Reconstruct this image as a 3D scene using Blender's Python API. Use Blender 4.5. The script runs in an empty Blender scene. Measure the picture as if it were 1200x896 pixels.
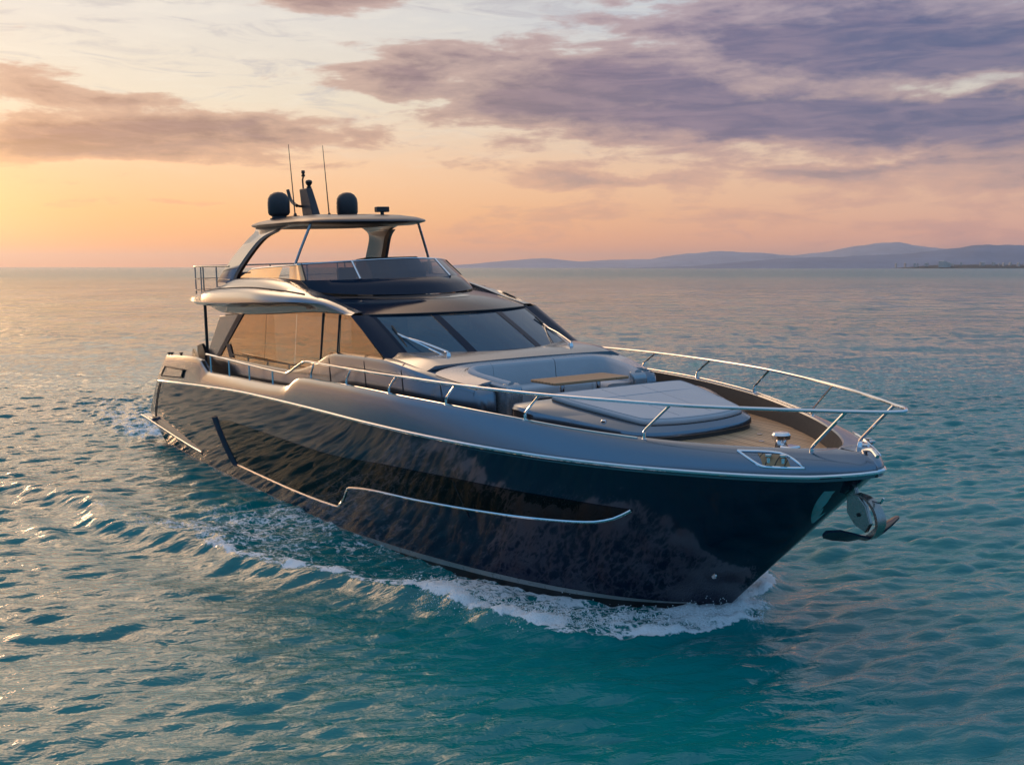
import bpy, bmesh, math, random
import numpy as np
from mathutils import Vector, Matrix, Euler

random.seed(7); RNG = np.random.default_rng(11)
sc = bpy.context.scene
R = math.radians

def lin(r, g, b):
    f = lambda c: (c/255/12.92) if c/255 <= .04045 else ((c/255 + .055)/1.055)**2.4
    return (f(r), f(g), f(b), 1.0)

# ------------------------------------------------------------------ camera
VIEW = 2.578694                      # heading of the view, radians from +x
FOC = 1326.1/1200*36
PITCH = math.atan2(135, 1326.1)
cam = bpy.data.objects.new('camera', bpy.data.cameras.new('camera'))
sc.collection.objects.link(cam); sc.camera = cam
cam.location = (36.5014, -12.5957, 5.6469)
cam.rotation_euler = (math.pi/2 - PITCH, 0, VIEW - math.pi/2)
cam.data.sensor_width = 36; cam.data.lens = FOC
cam.data.clip_start = .1; cam.data.clip_end = 200000

# ------------------------------------------------------------------ render look
sc.view_settings.view_transform = 'Standard'
try: sc.view_settings.look = 'None'
except Exception: pass
sc.view_settings.exposure = 0.0; sc.view_settings.gamma = 1
sc.render.engine = 'CYCLES'
sc.cycles.max_bounces = 8; sc.cycles.glossy_bounces = 5; sc.cycles.transparent_max_bounces = 12
sc.cycles.caustics_reflective = False; sc.cycles.caustics_refractive = False
sc.cycles.use_denoising = True

# ------------------------------------------------------------------ sky
SUN_AZ, SUN_EL = -33.0, 4.0          # degrees right of the view heading, above the horizon
SKY_GAIN = 1.0
class NB:
    "small node builder"
    def __init__(s, nt): s.nt = nt
    def new(s, t, **k):
        n = s.nt.nodes.new(t)
        for a, b in k.items(): setattr(n, a, b)
        return n
    def put(s, sock, v):
        if isinstance(v, bpy.types.NodeSocket): s.nt.links.new(v, sock)
        elif v is not None: sock.default_value = v
    def m(s, op, a, b=None, c=None, clamp=False):
        n = s.new('ShaderNodeMath', operation=op, use_clamp=clamp)
        for i, v in enumerate((a, b, c)):
            if v is not None: s.put(n.inputs[i], v)
        return n.outputs[0]
    def add(s, a, b): return s.m('ADD', a, b)
    def sub(s, a, b): return s.m('SUBTRACT', a, b)
    def mul(s, a, b): return s.m('MULTIPLY', a, b)
    def ss(s, x, lo, hi, a=0., b=1.):
        n = s.new('ShaderNodeMapRange', interpolation_type='SMOOTHSTEP')
        s.put(n.inputs['Value'], x)
        for k, v in (('From Min', lo), ('From Max', hi), ('To Min', a), ('To Max', b)): s.put(n.inputs[k], v)
        return n.outputs[0]
    def lerp(s, x, lo, hi, a=0., b=1.):
        n = s.new('ShaderNodeMapRange')
        s.put(n.inputs['Value'], x)
        for k, v in (('From Min', lo), ('From Max', hi), ('To Min', a), ('To Max', b)): s.put(n.inputs[k], v)
        return n.outputs[0]
    def mix(s, f, a, b, mode='MIX'):
        n = s.new('ShaderNodeMix', data_type='RGBA', blend_type=mode)
        s.put(n.inputs[0], f); s.put(n.inputs[6], a); s.put(n.inputs[7], b)
        return n.outputs[2]
    def ramp(s, f, stops, interp='LINEAR'):
        n = s.new('ShaderNodeValToRGB'); r = n.color_ramp; r.interpolation = interp
        while len(r.elements) < len(stops): r.elements.new(.5)
        for e, (p, c) in zip(r.elements, stops):
            e.position = p; e.color = c if len(c) == 4 else (*c, 1)
        s.put(n.inputs[0], f); return n.outputs[0]
    def noise(s, vec, scale, detail=2., rough=.5, dist=0., out='Fac', **k):
        n = s.new('ShaderNodeTexNoise', **k)
        if vec is not None: s.put(n.inputs['Vector'], vec)
        s.put(n.inputs['Scale'], scale); s.put(n.inputs['Detail'], detail)
        s.put(n.inputs['Roughness'], rough); s.put(n.inputs['Distortion'], dist)
        return n.outputs[out]
    def xyz(s, x, y, z):
        n = s.new('ShaderNodeCombineXYZ')
        for i, v in enumerate((x, y, z)): s.put(n.inputs[i], v)
        return n.outputs[0]
    def sep(s, v):
        n = s.new('ShaderNodeSeparateXYZ'); s.put(n.inputs[0], v); return n.outputs
    def dot(s, v, c):
        n = s.new('ShaderNodeVectorMath', operation='DOT_PRODUCT'); s.put(n.inputs[0], v); n.inputs[1].default_value = c
        return n.outputs['Value']

world = bpy.data.worlds.new('World'); sc.world = world; world.use_nodes = True
def build_sky():
    nt = world.node_tree; nt.nodes.clear(); b = NB(nt)
    d = b.new('ShaderNodeTexCoord').outputs['Generated']
    fwd = b.dot(d, (math.cos(VIEW), math.sin(VIEW), 0)); rgt = b.dot(d, (math.sin(VIEW), -math.cos(VIEW), 0))
    D = 180/math.pi
    az = b.mul(b.m('ARCTAN2', rgt, fwd), D)
    el = b.mul(b.m('ARCSINE', b.sep(d)[2]), D)
    # clear air: colour against elevation (square-root scale) at three bearings from the sun
    e01 = b.m('SQRT', b.lerp(el, 0, 90))
    P = lambda deg: math.sqrt(max(deg, 0)/90)
    sunward = b.ramp(e01, [(P(0), lin(255,152,86)), (P(1.0), lin(255,166,98)), (P(2.6), lin(255,188,124)), (P(5), lin(250,204,162)), (P(8), lin(236,222,200)), (P(12), lin(226,220,212)), (P(24), lin(214,200,186)), (P(45), lin(168,170,178)), (1, lin(176,196,220))])
    across = b.ramp(e01, [(P(0), lin(222,164,152)), (P(1.5), lin(228,170,150)), (P(4), lin(226,184,160)), (P(8), lin(200,190,182)), (P(12), lin(168,184,206)), (P(24), lin(152,166,188)), (P(45), lin(148,168,196)), (1, lin(176,196,220))])
    away = b.ramp(e01, [(P(0), lin(118,138,172)), (P(4), lin(104,148,192)), (P(12), lin(88,164,224)), (P(30), lin(96,162,216)), (P(55), lin(140,172,208)), (1, lin(176,196,220))])
    sa = R(SUN_AZ)
    hz = b.m('SQRT', b.m('MAXIMUM', b.add(b.mul(fwd, fwd), b.mul(rgt, rgt)), 1e-6))
    cosd = b.m('DIVIDE', b.add(b.mul(fwd, math.cos(sa)), b.mul(rgt, math.sin(sa))), hz)
    dl = b.mul(b.m('ARCCOSINE', b.m('MINIMUM', b.m('MAXIMUM', cosd, -1.), 1.)), D)
    # left of the sun the warm belt ends sooner, in blue dusk cloud
    dl0 = dl; left = b.ss(az, SUN_AZ - 12, SUN_AZ - 6, 1., 0.)
    dl = b.add(dl, b.mul(b.mul(b.ss(dl, 14, 38), 70.), left))
    clear = b.mix(b.ss(dl, 14, 64), sunward, across)
    clear = b.mix(b.ss(dl, 56, 108), clear, away)
    # glow round the hidden sun, then two added warm glows outside the frame
    g1 = b.m('EXPONENT', b.mul(b.add(b.m('POWER', b.m('DIVIDE', b.sub(az, -28.), 5.5), 2.), b.m('POWER', b.m('DIVIDE', b.sub(el, 2.8), 2.6), 2.)), -1.))
    clear = b.mix(b.mul(g1, .75), clear, lin(255,220,152))
    g2 = b.m('EXPONENT', b.mul(b.add(b.m('POWER', b.m('ABSOLUTE', b.m('DIVIDE', b.sub(az, -47.), 12.)), 2.), b.m('POWER', b.m('ABSOLUTE', b.m('DIVIDE', b.sub(el, 12.), 14.)), 2.)), -1.))  # added glow left of the frame, warms reflections in windows and water
    g3 = b.m('EXPONENT', b.mul(b.add(b.m('POWER', b.m('ABSOLUTE', b.m('DIVIDE', b.sub(az, -30.), 19.)), 2.), b.m('POWER', b.m('ABSOLUTE', b.m('DIVIDE', b.sub(el, 32.), 8.5)), 2.)), -1.))  # added bright patch above the frame, put in to gild the water
    # clouds: soft banks at fixed bearings, ragged by noise
    uv = b.xyz(b.mul(az, .05), b.mul(el, .16), 0.)
    w1 = b.noise(uv, 2.2, 5., .6, .2, out='Color'); ws = b.sep(w1)
    azw = b.add(az, b.mul(b.sub(ws[0], .5), 9.0)); elw = b.add(el, b.mul(b.sub(ws[1], .5), 3.6))
    n1 = b.noise(b.xyz(b.mul(az, .055), b.mul(el, .21), 3.), 3.2, 7., .62, .3)
    n2 = b.noise(b.xyz(b.mul(az, .05), b.mul(el, .34), 9.), 5., 6., .6, .6)
    n3 = b.noise(b.xyz(b.mul(az, .16), b.mul(el, .5), 5.), 4., 6., .6, .4)
    def bank(px, py, rx, ry, amp):
        a0 = math.degrees(math.atan((px - 600)/1333)); e0 = math.degrees(math.atan((313 - py)/1333*math.cos(R(a0))))
        ra, re = rx/1333*D, ry/1333*D
        q = b.add(b.m('POWER', b.m('ABSOLUTE', b.mul(b.sub(azw, a0), 1/ra)), 2.), b.m('POWER', b.m('ABSOLUTE', b.mul(b.sub(elw, e0), 1/re)), 2.))
        return b.mul(b.m('EXPONENT', b.mul(q, -1.)), amp)
    def total(L):
        t = None
        for a in L:
            v = bank(*a); t = v if t is None else b.add(t, v)
        return t
    CL = [(20,90,70,22,.95), (140,112,75,13,.85), (60,162,100,24,1.), (230,150,140,16,1.0), (200,180,120,12,.7), (380,165,70,14,.5), (330,192,90,10,.4), (390,4,85,17,.85),
          (460,88,75,28,.75), (600,105,150,42,.85), (560,150,90,16,.5), (800,130,200,48,1.0), (850,45,260,48,1.05), (1060,60,190,56,1.0), (1000,140,200,36,.9),
          (1150,150,120,30,.8), (670,207,95,11,.65), (700,215,60,8,.5), (530,188,40,6,.4), (980,198,140,10,.6), (1150,205,150,26,.6), (210,237,70,5,.5), (880,262,420,26,.45), (-200,120,150,60,.6), (-880,160,170,22,.95), (-1250,205,220,18,.85), (-1050,80,220,22,.8), (-1500,120,260,30,.7), (1500,120,220,70,.8),(690,30,25,9,.4)]  # far-left banks lie out of view, added to vary the side-window reflections
    HO = [(300,60,120,26,.6), (560,40,90,24,.6), (430,120,70,9,.5), (910,95,60,9,.6), (1020,185,120,7,.4), (760,62,60,8,.5), (1120,105,90,16,.95), (850,78,75,11,.7), (690,60,60,22,.6), (860,165,60,8,.5), (980,110,60,10,.3)]
    den = b.sub(b.add(total(CL), b.add(b.mul(b.sub(n1, .5), 2.5), b.mul(b.sub(n3, .5), .7))), total(HO))
    cov = b.ss(den, .20, .64)
    ccol = b.ramp(b.lerp(az, -26, 26), [(0, lin(164,104,78)), (.25, lin(146,108,98)), (.46, lin(126,102,116)), (.65, lin(104,94,130)), (.85, lin(80,88,132)), (1, lin(70,88,132))])
    low = b.mix(b.ss(el, 3.2, 6.5), b.mix(.6, ccol, clear), ccol)
    thick = b.mix(b.ss(den, .5, 1.4), b.mix(.22, b.mix(.40, low, clear), lin(240,170,146)), b.mix(b.ss(n2, .34, .66), b.mix(.22, low, lin(72,76,112)), b.mix(.34, low, lin(168,140,152))))
    veil = b.mul(b.ss(n2, .46, .74), b.ss(el, 3, 8, 0, .62))
    sky = b.mix(veil, clear, b.mix(.5, clear, lin(242,234,220)))
    n4 = b.noise(b.xyz(b.mul(az, .045), b.mul(el, .26), 21.), 4.2, 7., .66, .9)
    sky = b.mix(b.mul(b.ss(n4, .50, .68), b.ss(el, 4.5, 9., 0., .55)), sky, b.ramp(b.lerp(az, -26, 26), [(0, lin(186,182,184)), (.5, lin(176,172,182)), (1, lin(126,142,176))]))
    sky = b.mix(b.mul(cov, .93), sky, thick)
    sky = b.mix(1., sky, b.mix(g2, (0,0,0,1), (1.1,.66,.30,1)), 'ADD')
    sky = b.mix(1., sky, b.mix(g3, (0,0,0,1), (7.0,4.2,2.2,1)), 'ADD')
    below = b.ss(el, -3., 0.)
    sky = b.mix(below, lin(40,70,84), sky)
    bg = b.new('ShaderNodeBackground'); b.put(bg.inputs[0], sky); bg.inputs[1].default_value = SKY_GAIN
    ns = b.new('ShaderNodeTexSky', sky_type='NISHITA'); ns.sun_disc = False
    ns.sun_elevation = R(SUN_EL); ns.sun_rotation = math.pi/2 - (VIEW - sa)
    bg2 = b.new('ShaderNodeBackground'); b.put(bg2.inputs[0], ns.outputs[0]); bg2.inputs[1].default_value = .01
    ad = b.new('ShaderNodeAddShader'); nt.links.new(bg.outputs[0], ad.inputs[0]); nt.links.new(bg2.outputs[0], ad.inputs[1])
    out = b.new('ShaderNodeOutputWorld'); nt.links.new(ad.outputs[0], out.inputs[0])
build_sky()
world.cycles.sampling_method = 'MANUAL'; world.cycles.sample_map_resolution = 1024

# ------------------------------------------------------------------ sun
sun = bpy.data.objects.new('sun', bpy.data.lights.new('sun', 'SUN')); sc.collection.objects.link(sun)
sun.data.energy = .8; sun.data.angle = R(12); sun.data.color = (1, .60, .32)
_a = VIEW - R(SUN_AZ)
sun.rotation_euler = Vector((math.cos(_a)*math.cos(R(SUN_EL)), math.sin(_a)*math.cos(R(SUN_EL)), math.sin(R(SUN_EL)))).to_track_quat('Z', 'Y').to_euler()

HEEL = 0.0289213
YAW = Matrix.Rotation(HEEL, 4, 'X')
# ------------------------------------------------------------------ materials
def material(name):
    m = bpy.data.materials.new(name); m.use_nodes = True
    nt = m.node_tree; nt.nodes.clear(); b = NB(nt)
    out = b.new('ShaderNodeOutputMaterial'); return m, b, out
def principled(b, out, color=(.5,.5,.5), rough=.5, metal=0., ior=1.45, coat=0., coat_rough=.03, spec=None, normal=None):
    p = b.new('ShaderNodeBsdfPrincipled'); I = p.inputs
    b.put(I['Base Color'], color if isinstance(color, bpy.types.NodeSocket) else (*color[:3], 1))
    b.put(I['Roughness'], rough); b.put(I['Metallic'], metal); b.put(I['IOR'], ior)
    b.put(I['Coat Weight'], coat); b.put(I['Coat Roughness'], coat_rough)
    if spec is not None: b.put(I['Specular IOR Level'], spec)
    if normal is not None: b.put(I['Normal'], normal)
    if out is not None: b.nt.links.new(p.outputs[0], out.inputs[0])
    return p
def objco(b): return b.new('ShaderNodeTexCoord').outputs['Object']
def bump(b, h, strength, dist=.01):
    n = b.new('ShaderNodeBump'); b.put(n.inputs['Height'], h); n.inputs['Strength'].default_value = strength; n.inputs['Distance'].default_value = dist
    return n.outputs[0]
def vary(b, col, amt, scale, detail=4):
    "slow mottling so that no surface is one flat value"
    n = b.noise(objco(b), scale, detail, .6)
    return b.mix(n, tuple(c*(1 - amt) for c in col[:3]) + (1,), tuple(min(1, c*(1 + amt)) for c in col[:3]) + (1,))
M = {}
def simple(key, col, rough, metal=0., coat=0., ior=1.45, amt=.08, scale=1.5, bstr=0., bscale=200., rvar=.05):
    m, b, out = material(key)
    co = objco(b)
    r = b.lerp(b.noise(co, scale*3, 5, .6), .3, .7, max(0, rough - rvar), rough + rvar)
    nrm = bump(b, b.add(b.noise(co, bscale, 3, .6), b.mul(b.noise(co, 5., 3, .55, 1.2), 9.)), bstr, .0022) if bstr else None
    principled(b, out, vary(b, col, amt, scale), r, metal, ior, coat, normal=nrm); M[key] = m
simple('navy_paint', (.005,.009,.030), .07, 0, .25, 1.50, .1, .6, rvar=.02)
simple('silver_bronze_paint', (.19,.222,.265), .19, .92, .15, 1.5, .05, .5, rvar=.02)
simple('dark_gloss', (.010,.021,.040), .08, .0, .0, 1.15, .1, .7, rvar=.02)
simple('chrome', (.78,.78,.79), .07, 1., 0, 1.5, .03, 4, rvar=.02)
simple('stripe_grey', (.30,.30,.29), .30, .2, .2, amt=.15, scale=2)
simple('antifoul', (.012,.014,.016), .4, 0, 0, amt=.2, scale=2)
simple('cushion_grey', (.40,.42,.45), .72, 0, 0, amt=.05, scale=2.2, bstr=.25, bscale=320)
simple('cushion_pale', (.46,.475,.50), .70, 0, 0, amt=.05, scale=2.2, bstr=.25, bscale=320)
simple('moulding_grey', (.36,.375,.40), .25, .7, .4, amt=.05, scale=.8)
simple('black_plastic', (.012,.012,.013), .35, 0, .1, amt=.2, scale=6)
simple('radome_grey', (.045,.036,.038), .5, 0, 0, amt=.12, scale=4)
simple('charcoal_liner', (.055,.052,.05), .55, .2, 0, amt=.15, scale=3)
simple('interior_dark', (.035,.04,.045), .6, amt=.2, scale=2)
simple('interior_light', (.16,.16,.16), .6, amt=.1, scale=2)
simple('seam', (.03,.03,.032), .6)
simple('hardtop_paint', (.035,.042,.055), .3, .15, .1, 1.3, amt=.05, scale=.6, rvar=.02)
simple('blade_blue', (.005,.026,.045), .45, .0, 0, 1.22, amt=.1)
simple('galvanised', (.36,.33,.30), .24, .9, 0, amt=.15, scale=12)

def teak(key, along_x=True, pitch=.095, col=((.36,.185,.085),(.80,.48,.25))):
    m, b, out = material(key); co = objco(b); X, Y, Z = b.sep(co)
    u = b.mul(Y if along_x else X, 1/pitch)
    cell = b.m('FLOOR', u); fr = b.m('FRACT', u)
    wn = b.new('ShaderNodeTexWhiteNoise', noise_dimensions='1D'); b.put(wn.inputs['W'], cell)
    L = X if along_x else Y
    grain = b.noise(b.xyz(b.mul(L, 1.2), b.mul(u, 3.0), b.mul(cell, 7.)), 3., 6, .65, .8)
    c = b.mix(b.add(b.mul(wn.outputs[0], .55), b.mul(grain, .45)), (*col[0], 1), (*col[1], 1))
    seam = b.m('LESS_THAN', fr, .15)
    butt = b.m('LESS_THAN', b.m('FRACT', b.add(b.mul(L, 1/2.6), wn.outputs[0])), .003)
    s = b.m('MAXIMUM', seam, butt)
    c = b.mix(b.mul(s, .9), c, (.03,.026,.022,1))
    c = b.mix(b.mul(b.ss(b.noise(co, .9, 4), .45, .75), .18), c, (.30,.25,.20,1))
    principled(b, out, c, b.lerp(grain, .3, .7, .5, .66), normal=bump(b, b.add(grain, b.mul(s, -2.)), .3, .003)); M[key] = m
teak('teak_deck'); teak('teak_table', False, .11, ((.36,.19,.09),(.50,.28,.14)))

def glass(key, tint, refl, see, rough=.015, ior=1.7, tr_tint=(.35,.42,.45)):
    "tinted pane: mirror-like front with part of the light passing through"
    m, b, out = material(key); co = objco(b)
    wav = bump(b, b.noise(co, .8, 2, .5), .012, .3)
    p = principled(b, None, tint, rough, refl, ior, 0. if key in ('hull_glass', 'roof_gloss', 'windscreen_glass') else .5, .01, normal=wav)
    t = b.new('ShaderNodeBsdfTransparent'); t.inputs[0].default_value = (*tr_tint, 1)
    mx = b.new('ShaderNodeMixShader'); mx.inputs[0].default_value = see
    b.nt.links.new(p.outputs[0], mx.inputs[1]); b.nt.links.new(t.outputs[0], mx.inputs[2]); b.nt.links.new(mx.outputs[0], out.inputs[0]); M[key] = m
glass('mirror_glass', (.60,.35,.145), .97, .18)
glass('windscreen_glass', (.042,.115,.185), .6, .14, ior=1.4, tr_tint=(.30,.38,.42))
glass('smoked_glass', (.03,.045,.075), .3, .30, tr_tint=(.55,.45,.42))
glass('hull_glass', (.003,.003,.004), .0, .0, ior=1.24)
glass('roof_gloss', (.004,.004,.005), .0, .0, ior=1.5)
def pchip(xs, ys):
    xs = np.array(xs, float); ys = np.array(ys, float)
    h = np.diff(xs); d = np.diff(ys) / h
    m = np.zeros(len(xs)); m[0] = d[0]; m[-1] = d[-1]
    for i in range(1, len(xs) - 1):
        if d[i-1] * d[i] > 0:
            w1 = 2*h[i] + h[i-1]; w2 = h[i] + 2*h[i-1]
            m[i] = (w1 + w2) / (w1/d[i-1] + w2/d[i])
    def f(x):
        x = np.clip(np.asarray(x, float), xs[0], xs[-1])
        i = np.clip(np.searchsorted(xs, x, 'right') - 1, 0, len(xs) - 2)
        t = (x - xs[i]) / h[i]
        return ((2*t**3 - 3*t**2 + 1)*ys[i] + (t**3 - 2*t**2 + t)*h[i]*m[i]
                + (-2*t**3 + 3*t**2)*ys[i+1] + (t**3 - t**2)*h[i]*m[i+1])
    return f
# half breadths and heights of the hull's long lines (boat frame: x forward, y to port, z up)
RUB_Y = pchip([0,.9,5,10,15.5,17.5,19.5,21.5,23,24.3,25.25,25.72,25.95,26.07,26.12],[3.02,3.06,3.15,3.22,3.26,3.2,3.03,2.67,2.2,1.58,1.0,.60,.37,.19,0])
RUB_Z = pchip([0,.9,3.66,10,15,24,25.5,26.25],[2.17,2.21,2.37,2.65,2.72,2.74,2.76,2.84])
WL_Y = pchip([0,4,8,11,13.7,16,18.7,20.7,21.6,22.28,23],[2.72,2.88,2.92,2.93,2.88,2.77,2.48,1.93,1.47,.92,0])
AFT = pchip([0,.25,.45,.75,1],[.1,-.55,-.95,-.2,.5])
def hull_pt(t, h):
    "starboard hull surface, t 0 stern .. 1 stem, h 0 waterline .. 1 rub rail"
    g = 1 - (1 - t)**1.6
    xw = 23*g; xr = 26.02*g
    yw = WL_Y(xw); yr = RUB_Y(np.where(g > .97, xr + .10*(g-.97)/.03, xr))
    zr = RUB_Z(xr) - .03
    x = xw + (xr - xw)*h
    bow = np.clip((g - .55)/.45, 0, 1)
    y = yw + (yr - yw)*h - .16*np.sin(np.pi*h)*bow*(1-bow**3) + .05*np.sin(np.pi*h)*(1-bow)
    z = zr*h
    x = x + AFT(h)*(1 - t)**6
    return np.stack([x + 0*y, -y, z + 0*y], -1)
_T = np.linspace(0, 1, 240); _H = np.linspace(0, 1, 40)
_HG = np.array([hull_pt(_T, h + 0*_T) for h in _H])
def hull_y(x, z):
    ys = []; zs = []
    for r in _HG:
        ys.append(np.interp(x, r[:,0], r[:,1], right=0.)); zs.append(np.interp(x, r[:,0], r[:,2]))
    return float(np.interp(z, zs, ys))
# ------------------------------------------------------------------ mesh helpers
def mesh_obj(name, verts, faces, mat, parent=None, smooth=True, angle=35, mats=None, mi=None):
    me = bpy.data.meshes.new(name)
    me.from_pydata([tuple(map(float, v)) for v in verts], [], faces); me.validate()
    bm = bmesh.new(); bm.from_mesh(me)
    bmesh.ops.remove_doubles(bm, verts=bm.verts, dist=1e-5)
    bmesh.ops.recalc_face_normals(bm, faces=bm.faces)
    bm.to_mesh(me); bm.free()
    if smooth:
        me.polygons.foreach_set('use_smooth', [True]*len(me.polygons))
        me.set_sharp_from_angle(angle=R(angle))
    me.materials.append(M[mat] if isinstance(mat, str) else mat)
    o = bpy.data.objects.new(name, me); sc.collection.objects.link(o)
    if parent: o.parent = parent
    return o
class MB:
    "collects shapes for ONE mesh object"
    def __init__(s): s.v = []; s.f = []
    def put(s, v, f):
        k = len(s.v); s.v += [tuple(map(float, p)) for p in v]; s.f += [tuple(i + k for i in q) for q in f]; return s
    def grid(s, rows, closed=False, cap=False):
        rows = [list(map(tuple, r)) for r in rows]; n = len(rows[0]); v = [p for r in rows for p in r]; f = []
        for i in range(len(rows) - 1):
            for j in range(n if closed else n - 1):
                k = (j + 1) % n
                f.append((i*n + j, i*n + k, (i+1)*n + k, (i+1)*n + j))
        if cap: f += [tuple(range(n)), tuple(range((len(rows)-1)*n, len(rows)*n))]
        return s.put(v, f)
    def both(s, rows, **k):
        s.grid(rows, **k); s.grid([[(p[0], -p[1], p[2]) for p in r] for r in rows], **k); return s
    def tube(s, pts, r, n=10, smooth=6, closed=False, sx=1.):
        P = [Vector(p) for p in pts]
        if smooth > 1 and len(P) > 2: P = catmull(P, smooth)
        rr = r if callable(r) else (lambda t: r)
        rows = []; prev = None
        for i, p in enumerate(P):
            t = (P[min(i+1, len(P)-1)] - P[max(i-1, 0)]).normalized()
            if prev is None:
                a = Vector((0,0,1)) if abs(t.z) < .9 else Vector((1,0,0)); nrm = (a - t*a.dot(t)).normalized()
            else: nrm = (prev - t*prev.dot(t)).normalized()
            prev = nrm; bn = t.cross(nrm); q = rr(i/max(1, len(P)-1))
            rows.append([p + (nrm*math.cos(2*math.pi*k/n) + bn*math.sin(2*math.pi*k/n)*sx)*q for k in range(n)])
        return s.grid(rows, closed=True, cap=True)
    def lathe(s, prof, c, n=28, axis='z'):
        rows = []
        for r, z in prof:
            ring = []
            for k in range(n):
                a = 2*math.pi*k/n; x, y = r*math.cos(a), r*math.sin(a)
                ring.append((c[0] + x, c[1] + y, c[2] + z) if axis == 'z' else ((c[0] + z, c[1] + x, c[2] + y) if axis == 'x' else (c[0] + x, c[1] + z, c[2] + y)))
            rows.append(ring)
        return s.grid(rows, closed=True, cap=True)
    def prism(s, poly, ext):
        "closed outline pushed along a vector"
        e = Vector(ext); n = len(poly); A = [Vector(p) for p in poly]; B = [p + e for p in A]
        return s.put(A + B, [tuple(range(n)), tuple(range(n, 2*n))[::-1]] + [(i, (i+1) % n, n + (i+1) % n, n + i) for i in range(n)])
    def box(s, a, b_):
        x0,y0,z0 = a; x1,y1,z1 = b_
        return s.prism([(x0,y0,z0),(x1,y0,z0),(x1,y1,z0),(x0,y1,z0)], (0,0,z1-z0))
    def build(s, name, mat, parent=None, bevel=0, seg=3, angle=35, smooth=True):
        o = mesh_obj(name, s.v, s.f, mat, parent, smooth, angle)
        if bevel:
            m = o.modifiers.new('bevel', 'BEVEL'); m.width = bevel; m.segments = seg; m.limit_method = 'ANGLE'; m.angle_limit = R(30); m.harden_normals = False
            o.data.polygons.foreach_set('use_smooth', [True]*len(o.data.polygons))
            w = o.modifiers.new('weighted', 'WEIGHTED_NORMAL'); w.keep_sharp = True
        return o
def catmull(P, k):
    out = []
    n = len(P)
    for i in range(n - 1):
        p0, p1, p2, p3 = P[max(i-1, 0)], P[i], P[i+1], P[min(i+2, n-1)]
        for j in range(k):
            t = j/k
            out.append(.5*((2*p1) + (p2 - p0)*t + (2*p0 - 5*p1 + 4*p2 - p3)*t*t + (3*p1 - p0 - 3*p2 + p3)*t**3))
    out.append(P[-1]); return out
def line(xs, fy, fz): return [(x, float(fy(x)), float(fz(x))) for x in xs]
def mirror(p): return (p[0], -p[1], p[2])
def tag(o, label=None, cat=None, group=None, kind=None):
    for k, v in (('label', label), ('category', cat), ('group', group), ('kind', kind)):
        if v: o[k] = v
    return o
def empty(name, loc=(0,0,0)):
    o = bpy.data.objects.new(name, None); sc.collection.objects.link(o); o.location = loc; o.empty_display_size = .5; return o
# ------------------------------------------------------------------ sea
def crest_y(x): return CREST(x)
CREST = pchip([-12,0,4.7,7,11,13.6,16.4,18.1,19,21.3,22.3,23.3,23.9],[12.6,9.6,8.4,7.6,6.9,6.0,5.4,4.7,4.1,3.35,2.75,1.6,.1])
CREST_H = pchip([-12,0,5,11,16,19,21,23,24],[.06,.12,.22,.24,.20,.20,.20,.10,.02])
CREST_F = pchip([-12,0,5,8,10,12.5,15,17,19,21,23,24],[0,0,.05,.12,.42,.35,.72,.95,.95,1,1,1])
def fft_tile(N, L, lo, hi, wind, slope, seed, p=2.0, spread=3):
    g = np.random.default_rng(seed)
    k1 = np.fft.fftfreq(N, L/N)*2*np.pi
    kx, ky = np.meshgrid(k1, k1, indexing='ij'); k = np.hypot(kx, ky); k[0,0] = 1
    lam = 2*np.pi/k
    a = k**-p*np.abs((kx*math.cos(wind) + ky*math.sin(wind))/k)**spread
    a *= 1/(1 + (lam/hi)**4)*(lam > lo)*(lam < L/3)
    a[0,0] = 0
    H = a*(g.normal(size=(N,N)) + 1j*g.normal(size=(N,N)))
    h = np.fft.ifft2(H).real
    gx = np.gradient(h, L/N, axis=0); gy = np.gradient(h, L/N, axis=1)
    s = slope/np.sqrt((gx**2 + gy**2).mean()); H = H*s; h = h*s
    dx = np.fft.ifft2(-1j*kx/k*H).real; dy = np.fft.ifft2(-1j*ky/k*H).real
    return h, dx, dy
def sample(T, L, x, y):
    N = T.shape[0]; u = (x/L*N) % N; v = (y/L*N) % N
    i = np.floor(u).astype(int); j = np.floor(v).astype(int); a = u - i; c = v - j; i %= N; j %= N; i2 = (i+1) % N; j2 = (j+1) % N
    return T[i,j]*(1-a)*(1-c) + T[i2,j]*a*(1-c) + T[i,j2]*(1-a)*c + T[i2,j2]*a*c
def vnoise(x, y, seed, octaves=5, gain=.55):
    "smooth value noise 0..1"
    tot = np.zeros_like(x); amp = 1; norm = 0
    for o in range(octaves):
        T = np.random.default_rng(seed + o).random((128,128))
        u = x*2**o; v = y*2**o; i = np.floor(u).astype(int); j = np.floor(v).astype(int); a = u - i; c = v - j
        a = a*a*(3-2*a); c = c*c*(3-2*c); i2 = (i+1) % 128; j2 = (j+1) % 128; i = i % 128; j = j % 128
        tot += amp*(T[i,j]*(1-a)*(1-c) + T[i2,j]*a*(1-c) + T[i,j2]*(1-a)*c + T[i2,j2]*a*c); norm += amp; amp *= gain
    return tot/norm
def sstep(x, a, b):
    t = np.clip((x - a)/(b - a), 0, 1); return t*t*(3 - 2*t)
def axis(dense_lo, dense_hi, step, far_lo, far_hi, grow):
    mid = np.arange(dense_lo, dense_hi, step); up = [dense_hi]; s = step
    while up[-1] < far_hi: s *= grow; up.append(up[-1] + s)
    dn = []; s = step; q = dense_lo
    while q > far_lo: s *= grow; q -= s; dn.append(q)
    return np.concatenate([dn[::-1], mid, up])
def hull_half(x):
    return np.where((x > -.5) & (x < 23), WL_Y(np.clip(x, 0, 23)), np.where(x <= -.5, 2.4*np.exp((x + .5)*.0), 0))
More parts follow.
